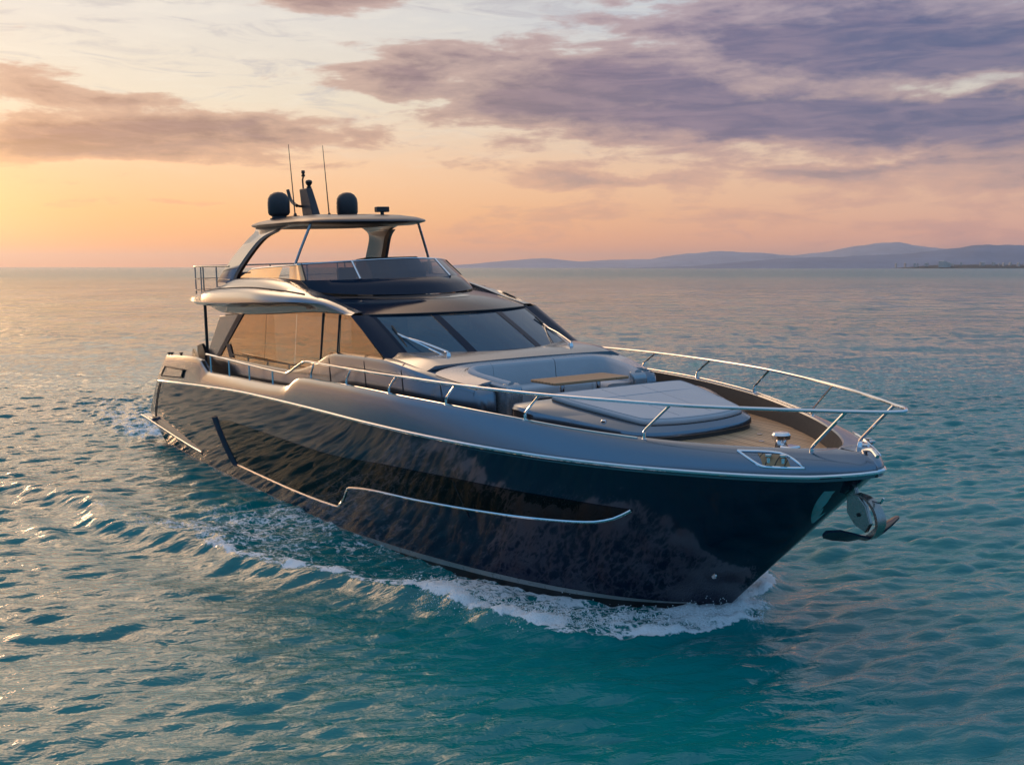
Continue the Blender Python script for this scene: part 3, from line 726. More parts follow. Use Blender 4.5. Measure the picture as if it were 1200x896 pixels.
# saloon side glass, five panes a side
ZT = pchip([5.2,6.95,9.35,12.57,13.9,14.1],[4.38,4.44,4.54,4.68,4.68,4.67])
def side_pane(s, xl, xr):
    # xl, xr: (x at sill, x at head) of the pane's two ends
    rows = []
    for k in range(9):
        f = k/8; r_ = []
        for j in range(13):
            g = j/12; xb_ = xl[0] + (xr[0] - xl[0])*g; xt_ = xl[1] + (xr[1] - xl[1])*g
            z = float(ZB(xb_)) - .02 + (float(ZT(xt_)) - float(ZB(xb_)) + .03)*f; r_.append((xb_ + (xt_ - xb_)*f, s*sy(z), z))
        rows.append(r_)
    return MB().grid(rows)
for s in (1, -1):
    for a, b_ in (((5.15,6.95),(8.70,8.85)),((8.72,8.87),(10.78,10.9)),((10.80,10.92),(12.36,12.5)),((12.42,12.56),(13.34,13.42)),((13.40,13.48),(15.66,14.02))):
        part(side_pane(s, a, b_), 'side_window', 'mirror_glass', deckhouse)
    for xb_, xt_ in ((12.39,12.53),(13.37,13.45)):
        part(MB().tube([(xb_, s*(sy(3.7)+.006), float(ZB(xb_))-.01), (xt_, s*(sy(4.6)+.006), float(ZT(xt_)))], .022, 6, 1), 'window_post', 'seam', deckhouse)
    part(MB().tube([(x, s*(sy(3.3) + .03), float(ZB(x)) + .10) for x in np.linspace(6.3, 11.2, 12)], .014, 6, 1), 'sill_rail', 'black_plastic', deckhouse)

# flybridge shell: header, overhanging wing and shoulder
T = lambda *p: pchip([q[0] for q in p], [q[1] for q in p])
xs = np.linspace(2.6, 13.98, 80)
L = [ (T((2.6,2.2),(14,2.2)), T((2.6,4.75),(4,4.66),(6.2,4.6),(9,4.6),(14,4.66))),
      (T((2.6,2.2),(5,2.36),(14,2.36)), T((2.6,4.75),(4,4.62),(5.2,4.46),(6.95,4.445),(9.35,4.545),(12.57,4.685),(13.98,4.675))),
      (T((2.6,2.25),(5,2.42),(14,2.37)), T((2.6,4.75),(4,4.64),(5.2,4.50),(6.95,4.50),(9.35,4.60),(12.57,4.73),(13.98,4.68))),
      (T((2.6,2.3),(5,2.44),(12.5,2.42),(14,2.33)), T((2.6,4.75),(4,4.66),(6.6,4.66),(9,4.72),(11.5,4.80),(13,4.78),(14,4.69))),
      (T((2.6,2.45),(4,2.66),(6,2.74),(9.5,2.74),(11.4,2.56),(12.5,2.44),(14,2.32)), T((2.6,4.75),(4,4.655),(6.6,4.67),(9,4.75),(11.5,4.84),(12.5,4.86),(14,4.70))),
      (T((2.6,2.5),(4,2.76),(6,2.86),(9,2.86),(11,2.70),(12.5,2.45),(14,2.30)), T((2.6,4.765),(4,4.74),(6.6,4.77),(9,4.85),(11.5,4.91),(12.5,4.90),(14,4.71))),
      (T((2.6,2.5),(4,2.76),(6,2.84),(9,2.84),(11,2.68),(12.5,2.43),(14,2.28)), T((2.6,4.785),(4,4.88),(6,5.00),(8.5,5.06),(10.5,5.02),(12.5,4.94),(14,4.72))),
      (T((2.6,2.45),(4,2.66),(6,2.72),(9,2.72),(11,2.60),(12.5,2.39),(14,2.25)), T((2.6,4.79),(4,4.97),(6,5.12),(8.5,5.18),(10.5,5.11),(12.5,4.98),(14,4.725))),
      (T((2.6,2.4),(4,2.54),(6,2.56),(9,2.56),(11,2.50),(12.5,2.35),(14,2.22)), T((2.6,4.79),(4,4.985),(6,5.13),(8.5,5.19),(10.5,5.14),(12.5,5.0),(14,4.725))),
      (T((2.6,2.35),(4,2.48),(9,2.50),(11,2.44),(12.5,2.32),(14,2.2)), T((2.6,4.79),(4,5.0),(5.5,5.19),(6.8,5.30),(8.9,5.34),(10.5,5.24),(12,5.06),(13,4.88),(14,4.725))),
      (T((2.6,2.3),(4,2.36),(9,2.36),(11,2.30),(12.5,2.22),(14,2.16)), T((2.6,4.79),(4,5.0),(5.5,5.22),(6.6,5.40),(8.5,5.43),(10,5.37),(11,5.23),(12,5.07),(13,4.89),(14,4.73))),
      (T((2.6,2.2),(4,2.2),(9,2.2),(11,2.16),(12.5,2.11),(14,2.09)), T((2.6,4.78),(4,5.0),(5.5,5.22),(6.6,5.42),(8.5,5.45),(10,5.385),(11,5.24),(12,5.08),(13,4.895),(14,4.73))),
      (T((2.6,2.15),(14,2.05)), T((2.6,4.77),(4,4.9),(6.6,4.95),(11,5.0),(12,4.96),(13,4.80),(14,4.66))) ]
fr = [line(xs, lambda x, f=f: -f(x), g) for f, g in L]
fs_ = MB().both(fr)
for s in (1, -1): fs_.put([(p[0], s*-p[1], p[2]) for p in [r[0] for r in fr]], [tuple(range(len(fr)))])
fly = part(fs_, 'flybridge_shell', 'silver_bronze_paint', angle=42)
for s in (1, -1):
    part(MB().tube([(x, s*(float(L[8][0](x)) + .0), float(L[8][1](x)) + .012) for x in np.linspace(4.2, 11.6, 40)], .02, 6, 1), 'crease_strip', 'seam', fly)  # dark strip along the crease inside the wing top
part(MB().prism([(2.75,-2.35,4.66),(2.62,-1.2,4.66),(2.6,0,4.66),(2.62,1.2,4.66),(2.75,2.35,4.66),(12.2,2.2,4.66),(12.2,-2.2,4.66)], (0,0,.11)), 'flybridge_deck', 'silver_bronze_paint', fly)
part(MB().prism([(2.95,-2.1,4.775),(2.95,2.1,4.775),(11.6,2.0,4.775),(11.6,-2.0,4.775)], (0,0,.01)), 'flybridge_teak', 'teak_deck', fly)

# dark roof forward of the flybridge, with a black glossy patch mostly to starboard
def roof_pt(u, v):
    v2 = v*v; xa = 13.15 - 1.9*abs(v)**1.6; za = 5.03 + .08*v2; xe = 14.99 - .93*v2; ze = 4.70 - .01*v2
    x = xa + (xe - xa)*u; z = za + (ze - za)*u + .055*math.sin(math.pi*u)*(1 - .4*v2); y = v*(2.12 + .03*(1-u))
    return (x, y, z)
V = np.linspace(-1, 1, 41)
rf = MB().grid([[roof_pt(u, v) for v in V] for u in np.linspace(-.25, 1, 18)])
rf.grid([[roof_pt(1, v) for v in V], [(p[0] - .03, p[1], p[2] - .05) for p in (roof_pt(1, v) for v in V)]])
roof = part(rf, 'cabin_roof', 'dark_gloss')
part(MB().grid([[(p[0], p[1], p[2] + .006) for p in (roof_pt(u, v) for v in np.linspace(-.9, .42, 24))] for u in np.linspace(.04, .40, 8)]), 'roof_patch', 'roof_gloss', roof)
part(MB().tube([(p[0] + .005, p[1], p[2] - .012) for p in (roof_pt(1, v) for v in V)], .018, 6, 1), 'roof_gutter', 'seam', roof)

# windscreen: three panes with dark frame and A pillars
def ws_pt(u, v):
    v2 = v*v
    b0 = (16.72 - .80*abs(v)**1.9, v*2.02, 3.925 - .055*v2); t0 = (14.95 - .80*v2, v*1.98, 4.672)
    return tuple(b0[i] + (t0[i] - b0[i])*u + (.03*math.sin(math.pi*u) if i == 0 else 0) for i in range(3))
def ws_strip(v0, v1, off=0., n=14, u0=0., u1=1.):
    return [[tuple(np.array(ws_pt(u, v)) + np.array((.6, 0, .8))*off) for v in np.linspace(v0, v1, n)] for u in np.linspace(u0, u1, 9)]
wsf = MB()
for v0, v1 in ((-1,-.965),(-.445,-.36),(.36,.445),(.965,1)): wsf.grid(ws_strip(v0, v1, .008, 4))
wsf.grid(ws_strip(-1, 1, .007, 30, .955, 1.0)); wsf.grid(ws_strip(-1, 1, .007, 30, 0, .03))
for s in (1, -1):
    rows = []
    for u in np.linspace(0, 1, 9):
        a = np.array(ws_pt(u, s)); zz = a[2]; c = np.array((15.74 + (14.0 - 15.74)*u, s*(sy(zz) + .0), 3.87 + .815*u))
        rows.append([tuple(a + np.array((.005,0,.006)))] + [tuple(a*(1-k) + c*k + np.array((.09*math.sin(math.pi*k), s*.05*math.sin(math.pi*k), 0))) for k in (.2,.4,.6,.8)] + [tuple(c + np.array((.01, s*.012, 0)))])
    wsf.grid(rows)
wframe = part(wsf, 'windscreen_frame', 'dark_gloss', angle=50)
for v0, v1 in ((-.965,-.445),(-.36,.36),(.445,.965)): part(MB().grid(ws_strip(v0, v1, 0., 14, .03, .955)), 'windscreen_pane', 'windscreen_glass', wframe)
for s in (1, -1):
    pv = Vector((16.62, -s*-1.45 if s > 0 else -1.45, 3.80)); pv = Vector((16.72, s*1.50, 3.88)); tip = Vector((15.16, s*1.84, 4.27))
    w = part(MB().lathe([(.05,-.06),(.05,.06),(.035,.11),(0,.12)], pv, 14).lathe([(.05,-.08),(.05,.05),(0,.06)], pv + Vector((-.18, s*.06, .02)), 12), 'wiper', 'chrome')
    for o in (0, 1):
        a = pv + Vector((-.18*o, s*.06*o, .12 - .05*o)); part(MB().tube([a, a.lerp(tip, .5) + Vector((.01,0,.03)), tip + Vector((0,0,.04*o))], .019, 7, 4), 'wiper_arm', 'chrome', w)
    part(MB().tube([(14.86, s*1.82, 4.46), tip + Vector((.01,0,.03)), (15.62, s*1.86, 4.05)], .022, 6, 4), 'wiper_blade', 'black_plastic', w)

# inside the saloon
inn = MB(); inn.box((5.2,-2.30,2.62),(15.4,2.30,2.70)); part(inn, 'saloon_floor', 'interior_dark')
da = MB().prism([(14.3,-2.0,2.7),(14.3,-2.0,3.62),(14.9,-2.0,3.80),(15.5,-1.95,3.83),(15.55,-1.95,2.7)], (0,4.0,0)); part(da, 'dashboard', 'interior_dark')
for y in (-1.0, .1, 1.1): part(MB().prism([(12.9,y-.3,2.7),(12.75,y-.3,4.1),(12.95,y-.3,4.12),(13.1,y-.3,3.35),(13.6,y-.3,3.3),(13.6,y-.3,2.7)], (0,.6,0)), 'helm_seat', 'interior_light', bevel=.05)
for a, c in ((-2.3,-.9),(1.5,2.3)): part(MB().prism([(5.3,a,2.7),(5.3,c,2.7),(5.3,c,4.4),(5.3,a,4.4)], (.06,0,0)), 'saloon_bulkhead', 'interior_light')
part(MB().box((7.4,.6,2.7),(10.6,2.1,3.25)).box((7.4,1.8,3.25),(10.6,2.1,3.7)), 'saloon_sofa', 'interior_light', bevel=.06)
part(MB().box((5.4,-2.28,4.58),(13.9,2.28,4.62)), 'saloon_ceiling', 'interior_light')

# flybridge coaming and windscreen
half = lambda pts: [(x, -y, z) for x, y, z in pts] + [(x, y, z) for x, y, z in pts[-2::-1]]
CB = half([(8.6,2.215,5.44),(10,2.19,5.375),(11.0,2.16,5.235),(11.5,2.10,5.13),(12.3,1.65,5.075),(12.85,1.0,5.05),(13.1,.45,5.04),(13.17,0,5.04)])
CT = half([(8.6,2.20,5.452),(10,2.18,5.425),(10.5,2.17,5.405),(10.93,2.13,5.395),(11.68,1.60,5.40),(12.2,.95,5.405),(12.45,.45,5.41),(12.52,0,5.41)])
WT = half([(8.98,2.12,5.725),(9.8,2.08,5.75),(10.15,2.05,5.765),(10.38,2.0,5.775),(11.05,1.48,5.81),(11.58,.9,5.84),(11.84,.45,5.855),(11.92,0,5.86)])
cs = lambda L_: catmull([Vector(p) for p in L_], 5)
cb, ct, wtp = cs(CB), cs(CT), cs(WT)
coam = MB().grid([cb, [a.lerp(b_, .5) + Vector((.025,0,0)) for a, b_ in zip(cb, ct)], ct, [p + Vector((-.10, 0, .0)) if abs(p.y) < 2.05 else p + Vector((0, -.09*np.sign(p.y), 0)) for p in ct]])
fcoam = part(coam, 'flybridge_coaming', 'dark_gloss')
n = len(ct); iq = [0, 10, 15, 20, 27, n-1-27, n-1-20, n-1-15, n-1-10, n-1]
def pane(i0, i1, mat, name='flybridge_pane'):
    rows = [[ct[i].lerp(wtp[i], k/5) for i in range(i0, i1 + 1)] for k in range(6)]
    return part(MB().grid(rows), name, mat, fcoam)
pane(5, 15, 'mirror_glass'); pane(n-16, n-6, 'mirror_glass'); pane(15, 23, 'smoked_glass'); pane(23, n-24, 'smoked_glass'); pane(n-24, n-16, 'smoked_glass')
for s in (1, -1):
    aft = [[(6.35,s*2.20,5.425),(7.5,s*2.20,5.445),(8.6,s*2.20,5.452),(9.3,s*2.195,5.44)], [(7.2,s*2.13,5.66),(7.8,s*2.13,5.69),(8.98,s*2.12,5.725),(9.4,s*2.10,5.74)]]
    part(MB().grid([[tuple(Vector(a).lerp(Vector(b_), k/4)) for a, b_ in zip(*aft)] for k in range(5)]), 'flybridge_pane', 'mirror_glass', fcoam)
for i in (15, 23, n-24, n-16):
    part(MB().tube([ct[i] + Vector((.01,0,.0)), wtp[i] + Vector((.01,0,0))], .02 if i in (15, n-16) else .030, 6, 1), 'pane_post', 'seam' if i in (15, n-16) else 'chrome', fcoam)
rail = [(7.2,-2.13,5.66),(8.0,-2.13,5.695)] + [tuple(p) for p in wtp] + [(8.0,2.13,5.695),(7.2,2.13,5.66)]
part(MB().tube(rail, .020, 8, 1), 'windscreen_cap', 'chrome', fcoam)
# helm and seats on the flybridge
hc = part(MB().prism([(11.1,-.5,4.78),(11.2,-.5,5.55),(10.75,-.5,5.90),(10.2,-.5,5.86),(10.25,-.5,4.78)], (0,1.5,0)), 'flybridge_helm', 'black_plastic', bevel=.04)
for y in (-.2, .65): part(MB().prism([(9.0,y-.27,4.78),(8.9,y-.27,5.62),(9.08,y-.27,5.66),(9.2,y-.27,5.25),(9.6,y-.27,5.2),(9.6,y-.27,4.78)], (0,.54,0)), 'flybridge_seat', 'charcoal_liner', bevel=.05)
part(MB().box((6.3,.7,4.78),(8.2,1.9,5.15)).box((6.3,1.65,5.15),(8.2,1.95,5.5)), 'flybridge_sofa', 'charcoal_liner', bevel=.05)

# hardtop
OUT = [(5.32,0),(5.36,.7),(5.5,1.3),(5.75,1.58),(6.4,1.70),(7.5,1.74),(8.8,1.74),(9.6,1.70),(10.15,1.58),(10.6,1.22),(10.88,.7),(10.98,0)]
oc = catmull([Vector((x, -y, 0)) for x, y in OUT], 6); oc = oc + [Vector((p.x, -p.y, 0)) for p in oc[-2:0:-1]]
cx0 = 8.0
def ring(k, z, drop=0): return [(cx0 + (p.x - cx0)*k, p.y*k, z + drop*((p.x - cx0)/2.8)**2 - .05*max(0, (p.x - 9.5)/1.5)) for p in oc]
ht = MB().grid([ring(.02, 6.735), ring(.55, 6.735), ring(.86, 6.73), ring(.93, 6.765), ring(.985, 6.80), ring(1., 6.83), ring(.985, 6.865), ring(.9, 6.93), ring(.72, 7.0), ring(.45, 7.04), ring(.02, 7.06)], closed=True, cap=True)
hard = part(ht, 'hardtop', 'hardtop_paint', angle=45)
part(MB().grid([ring(.02, 6.728), ring(.5, 6.728), ring(.82, 6.724), ring(.84,6.735)], closed=True, cap=True), 'hardtop_lining', 'charcoal_liner', hard)
for s in (1, -1):
    secs = [((4.62,6.05),2.24,5.28),((4.95,6.2),2.19,5.55),((5.62,6.78),2.02,6.05),((6.2,7.35),1.84,6.45),((6.35,7.95),1.68,6.64),((6.1,8.9),1.55,6.79)]
    rows = [[(a, s*y, z), (a + .06, s*(y + .05), z), (b_ - .1, s*(y + .05), z), (b_, s*y, z), (b_ - .06, s*(y - .08), z), (a + .06, s*(y - .08), z)] for (a, b_), y, z in secs]
    sm = []
    for j in range(6): sm.append(catmull([Vector(r[j]) for r in rows], 4))
    lg = part(MB().grid([list(q) for q in zip(*sm)], closed=True, cap=True), 'hardtop_leg', 'silver_bronze_paint', hard, angle=40)
    rows = [[(b_ + .0, s*(y + .055), z), (b_ + .16, s*(y + .03), z), (b_ + .16, s*(y - .06), z), (b_ - .02, s*(y - .09), z)] for (a, b_), y, z in secs[:-1]]
    sm = [catmull([Vector(r[j]) for r in rows], 4) for j in range(4)]
    part(MB().grid([list(q) for q in zip(*sm)], closed=True, cap=True), 'leg_edge', 'black_plastic', lg)
    part(MB().tube([(9.69 - .05, s*1.93, 5.42), (9.69, s*1.86, 5.84), (9.86, s*1.5, 6.76)], .042, 8, 3, sx=.8), 'hardtop_strut', 'moulding_grey', hard)
    rd = part(MB().lathe([(.0,0),(.20,0),(.20,.05),(.27,.09),(.30,.15),(.305,.42),(.285,.54),(.22,.64),(.12,.70),(0,.715)], (6.46, s*1.02, 7.02), 32), 'radome', 'radome_grey', hard, angle=50)
    part(MB().lathe([(.26,-.04),(.26,.02),(0,.02)], (6.46, s*1.02, 7.0), 24), 'radome_base', 'black_plastic', rd)
    an = part(MB().tube([(6.36, s*.51, 7.02), (6.09, s*.51, 9.06)], lambda t: .019 - .011*t, 7, 1).lathe([(.05,0),(.05,.08),(.03,.14),(0,.15)], (6.36, s*.51, 7.02), 12), 'whip_antenna', 'radome_grey', hard)
mast = part(MB().grid([[(6.02,-.15,7.0),(6.72,-.12,7.0),(6.72,.12,7.0),(6.02,.15,7.0)], [(5.85,-.13,7.45),(6.48,-.10,7.45),(6.48,.10,7.45),(5.85,.13,7.45)], [(5.72,-.11,7.86),(6.22,-.09,7.86),(6.22,.09,7.86),(5.72,.11,7.86)]], closed=True, cap=True), 'mast', 'radome_grey', hard, bevel=.03)
part(MB().lathe([(.07,0),(.07,.05),(.04,.06),(.08,.12),(.10,.17),(.08,.22),(0,.25)], (6.08,.05,7.86), 16), 'masthead_light', 'black_plastic', mast)
part(MB().tube([(5.82,-.02,7.84),(5.80,-.02,8.12),(5.86,-.02,8.2)], .025, 8, 1).lathe([(.05,0),(.055,.05),(.03,.07),(.055,.10),(.05,.17),(0,.18)], (5.86,-.02,8.2), 12), 'anchor_light', 'black_plastic', mast)
part(MB().tube([(5.98,-.3,7.38),(5.55,-.3,7.55),(5.35,-.3,7.85)], .05, 8, 3).tube([(5.9,-.02,7.35),(5.98,-.3,7.38)], .035, 8, 1), 'horn', 'black_plastic', mast)
part(MB().box((5.6,-.55,7.02),(6.3,-.35,7.09)), 'cable_duct', 'black_plastic', hard); part(MB().box((6.5,.62,7.02),(7.0,.74,7.10)), 'cable_duct', 'black_plastic', hard)
cl = part(MB().lathe([(.10,0),(.08,.04),(.05,.08),(.05,.14),(0,.14)], (9.18,.8,6.93), 14), 'searchlight', 'black_plastic', hard)
part(MB().box((9.08,.62,7.07),(9.26,.98,7.21)), 'lamp_head', 'radome_grey', cl, bevel=.02)
# after rail of the flybridge and overhang poles
rl = [(6.2,-2.42,5.74),(3.7,-2.5,5.74),(3.05,-2.42,5.74),(2.85,-2.1,5.74),(2.8,0,5.74),(2.85,2.1,5.74),(3.05,2.42,5.74),(3.7,2.5,5.74),(6.2,2.42,5.74)]
ar = part(MB().tube(rl, .024, 8, 5), 'flybridge_rail', 'galvanised', fly)
for x, y in ((3.02,-2.40),(4.05,-2.48),(5.2,-2.46),(2.82,-1.2),(2.8,0),(2.82,1.2),(3.02,2.40),(4.05,2.48),(5.2,2.46),(2.9,-2.2),(2.9,2.2)): part(MB().tube([(x,y,4.76),(x,y,5.74)], .02, 7, 1), 'rail_post', 'galvanised', ar)
for z in (5.05, 5.38): part(MB().tube([(q[0], q[1], z) for q in rl], .010, 6, 5), 'rail_wire', 'galvanised', ar)
part(MB().box((4.2,-1.9,4.79),(4.9,-1.2,5.15)).box((4.2,-1.9,5.15),(4.35,-1.2,5.55)), 'sun_chair', 'charcoal_liner', fly, bevel=.05)
for s in (1, -1): part(MB().tube([(3.85, s*2.42, 2.2),(3.85, s*2.42, 4.70)], .045, 10, 1), 'overhang_pole', 'black_plastic', fly)
part(MB().prism([(3.3,-2.55,2.9),(3.3,-2.55,3.42),(3.75,-2.55,3.5),(4.0,-2.55,3.3),(4.0,-2.55,2.9)], (0,.08,0)).prism([(3.3,-2.75,2.9),(3.5,-2.75,3.35),(3.62,-2.75,3.35),(4.6,-2.85,2.95)], (0,.05,0)), 'side_gate', 'black_plastic')

# pulpit handrail: one run from quarter to quarter, with its stanchions
hr = [(5.55,-2.98,3.34),(7,-2.99,3.325),(9,-3.02,3.31),(11.4,-3.05,3.30),(11.9,-3.06,3.33),(12.45,-3.07,3.50),(12.95,-3.08,3.65),(13.6,-3.10,3.69),(15.7,-3.18,3.71),(17.57,-3.11,3.72),(19.5,-2.93,3.71),(21.55,-2.53,3.70),(23.8,-1.71,3.69),(25.2,-.98,3.70),(26.05,-.46,3.71),(26.42,-.22,3.72),(26.55,0,3.72)]
hr = hr + [mirror(p) for p in hr[-2::-1]]
hrail = part(MB().tube(hr, .027, 10, 6), 'handrail', 'chrome')
for tx, ty, bx, by in ((26.0,.49,25.40,.50),(23.8,1.71,23.27,1.80),(21.55,2.53,21.13,2.55),(19.5,2.93,19.13,2.91),(17.57,3.11,17.2,3.08),(15.68,3.18,15.3,3.11),(13.6,3.10,13.3,3.06)):
    for s in (1, -1):
        bz = float(TOP_Z(bx)) + (.0 if bx < 25 else -.05); by_ = by; tz = 3.70
        B = [(bx, s*by_, bz - .02), (bx, s*by_, bz + .10), (bx + .05, s*by_, bz + .17), (tx - .0, s*ty, tz)]
        r = .021 if bx < 25 else .026
        part(MB().tube([B[0], B[1]], r*1.25, 8, 1).tube([B[1], B[2], B[3]], r, 8, 2).lathe([(.045,-.01),(.045,.012),(.03,.02),(0,.02)], (bx, s*by_, bz), 12), 'stanchion', 'chrome', hrail)
for x in (5.98,7.53,9.09,10.74):
    for s in (1, -1): part(MB().tube([(x, s*3.0, float(TOP_Z(x)) - .02),(x, s*3.0, 3.31)], .022, 8, 1), 'stanchion', 'chrome', hrail)

# forward lounge: sofa, sunpad
def ringpath():
    c = [(19.05,-1.58),(18.6,-1.68),(18.1,-1.74),(17.76,-1.70),(17.53,-1.48),(17.45,-1.1),(17.43,-.6),(17.42,0)]
    c = c + [(x, -y) for x, y in c[-2::-1]]
    return catmull([Vector((x, y, 0)) for x, y in c], 8)
RP = ringpath()
def sweep_section(path, sec):
    rows = []
    for i, p in enumerate(path):
        t = (path[min(i+1, len(path)-1)] - path[max(i-1, 0)]).normalized(); nrm = Vector((t.y, -t.x, 0))      # towards the middle of the U
        c = Vector((18.4, 0, 0)) - p
        if nrm.dot(c) < 0: nrm = -nrm
        drop = .20*np.clip((p.x - 17.5)/1.6, 0, 1)
        rows.append([(p.x + nrm.x*a, p.y + nrm.y*a, z - drop*(z > 3.4)) for a, z in sec])
    return rows
SEC = [(.02,3.20),(.0,3.64),(.015,3.73),(.05,3.78),(.11,3.795),(.16,3.775),(.20,3.72),(.25,3.34),(.25,3.20)]
cut = [0, 40, 52, len(RP) - 1 - 40, len(RP) - 1]
cut = [0, 41, 62, len(RP) - 30, len(RP) - 1]
sofa = part(MB().grid(sweep_section(RP, [(-.06,2.85),(-.06,3.70),(-.02,3.74),(.03,3.74),(.05,3.2),(.05,2.85)])), 'sofa_shell', 'moulding_grey')
shelf = [[], [], []]
for p in RP:
    w_ = float(sstep(abs(p.y), 1.05, 1.66)); sg = 1 if p.y > 0 else -1
    o1 = Vector((17.28, p.y, COACH_Z(17.28) + .012)); xo = max(p.x, 17.3); o2 = Vector((xo, sg*(float(YB(min(xo, 18.75))) - .05), float(ZB(min(xo, 18.75))) + .012)); o = o1.lerp(o2, w_)
    z_ = 3.745 - .20*float(np.clip((p.x - 17.5)/1.6, 0, 1)); c_ = Vector((18.4, 0, 0)) - Vector((p.x, p.y, 0)); q_ = Vector((p.x, p.y, z_)) - c_.normalized()*.03
    shelf[0].append(o); shelf[1].append(o.lerp(q_, .5) + Vector((0,0,.012))); shelf[2].append(q_)
keep = [i for i, p in enumerate(RP) if p.x < 18.68]
sf = MB().grid([[r[i] for i in keep] for r in shelf])
for i in (keep[0], keep[-1]): sf.put([shelf[0][i], shelf[1][i], shelf[2][i], shelf[2][i] - Vector((0,0,.7)), shelf[0][i] - Vector((0,0,.7))], [(0,1,2,3,4)])
part(sf, 'sofa_surround', 'moulding_grey', sofa)
for a, c in zip(cut[:-1], cut[1:]):
    seg = RP[a:c + 1]; seg[0] = seg[0].lerp(seg[1], .12); seg[-1] = seg[-1].lerp(seg[-2], .12)
    part(MB().grid(sweep_section(seg, SEC), cap=True), 'backrest_cushion', 'cushion_grey', sofa, angle=60)
SS = [(.20,3.10),(.20,3.30),(.26,3.345),(.60,3.345),(.70,3.33),(.735,3.28),(.74,3.10)]
inner = [p for p in RP]
for a, c in ((2, 30), (30, len(RP) - 31), (len(RP) - 31, len(RP) - 3)):
    seg = RP[a:c + 1]
    part(MB().grid(sweep_section(seg, SS), cap=True), 'seat_cushion', 'cushion_pale', sofa, angle=60)
part(MB().grid(sweep_section(RP, [(.1,2.85),(.1,3.12),(.66,3.12),(.66,2.85)]), cap=True), 'seat_base', 'charcoal_liner', sofa)
for s in (1, -1): part(MB().prism([(18.95, s*1.66, 2.85),(19.12, s*1.64, 2.85),(19.14, s*1.63, 3.42),(19.09, s*1.63, 3.53),(18.95, s*1.64, 3.58)], (0, -s*.34, 0)), 'arm_end', 'moulding_grey', sofa, bevel=.04)

BO = [(19.72,0),(19.72,1.2),(19.76,1.80),(19.95,2.06),(20.5,2.06),(21.2,1.80),(21.9,1.52),(22.36,1.29),(22.56,.95),(22.67,.45),(22.70,0)]
PO = [(20.28,0),(20.28,.9),(20.30,1.38),(20.40,1.47),(20.9,1.42),(21.6,1.26),(22.12,1.14),(22.36,1.05),(22.47,.80),(22.55,.40),(22.57,0)]
def loop(L_, k=6):
    q = catmull([Vector((x, -y, 0)) for x, y in L_], k); return q + [Vector((p.x, -p.y, 0)) for p in q[-2:0:-1]]
bo, po = loop(BO), loop(PO)
zs = lambda x: 3.40 - .30*np.clip((x - 20.2)/2.4, 0, 1)
def rg(L_, k, dz, base=None, cx=21.2):
    return [(cx + (p.x - cx)*k, p.y*k, (base if base is not None else float(zs(cx + (p.x - cx)*k))) + dz) for p in L_]
mid_ = lambda f, dz: [(a.x + (b_.x - a.x)*f, a.y + (b_.y - a.y)*f, float(zs(a.x + (b_.x - a.x)*f)) + dz) for a, b_ in zip(bo, po)]
sb = MB().grid([[(p.x, p.y, float(DECK(p.x)) + .10) for p in bo], [(p.x, p.y, float(zs(p.x)) - .14) for p in bo], mid_(.05, -.085), mid_(.10, -.07), mid_(.92, .012), mid_(.97, .015), mid_(1.05, .0), rg(po, .3, -.02)], closed=True)
sbase = part(sb, 'sunpad_base', 'silver_bronze_paint', angle=24)
part(MB().grid([[(21.2 + (p.x-21.2)*.985, p.y*.985, float(DECK(p.x)) - .02) for p in bo], [(21.2 + (p.x-21.2)*.985, p.y*.985, float(DECK(p.x)) + .12) for p in bo]], closed=True), 'sunpad_plinth', 'charcoal_liner', sbase)
pad = MB().grid([rg(po, .99, .01), rg(po, 1.004, .03), rg(po, 1.004, .075), rg(po, .992, .10), rg(po, .97, .112), rg(po, .9, .118), rg(po, .6, .12), rg(po, .2, .12), rg(po, .01, .12)], closed=True, cap=True)
padd = part(pad, 'sunpad_cushion', 'cushion_pale', sbase, angle=60)
part(MB().tube([(20.95, y, float(zs(20.95)) + .118 - .010*(abs(y)/1.3)**4) for y in np.linspace(-1.32, 1.32, 15)], .010, 6, 1), 'cushion_seam', 'cushion_grey', padd)
for sy_ in (-.45, .45):
    part(MB().tube([(x, sy_*(1 - .22*(x - 20.35)/2.1), float(zs(x)) + .1185) for x in np.linspace(20.40, 22.38, 14)], .007, 6, 1), 'cushion_seam', 'cushion_grey', padd)
part(MB().tube([(q[0], q[1], q[2]) for q in rg(po, .975, .112)] + [rg(po, .975, .112)[0]], .008, 6, 1), 'cushion_piping', 'cushion_grey', padd)
part(MB().tube([(q[0], q[1], q[2]) for q in rg(po, 1.004, .012)] + [rg(po, 1.004, .012)[0]], .009, 6, 1), 'cushion_piping', 'seam', padd)
for s in (1, -1):
    part(MB().lathe([(.05,-.01),(.05,.03),(.03,.05),(0,.05)], (21.75, s*1.42, 3.16), 14), 'sunpad_latch', 'chrome', sbase)

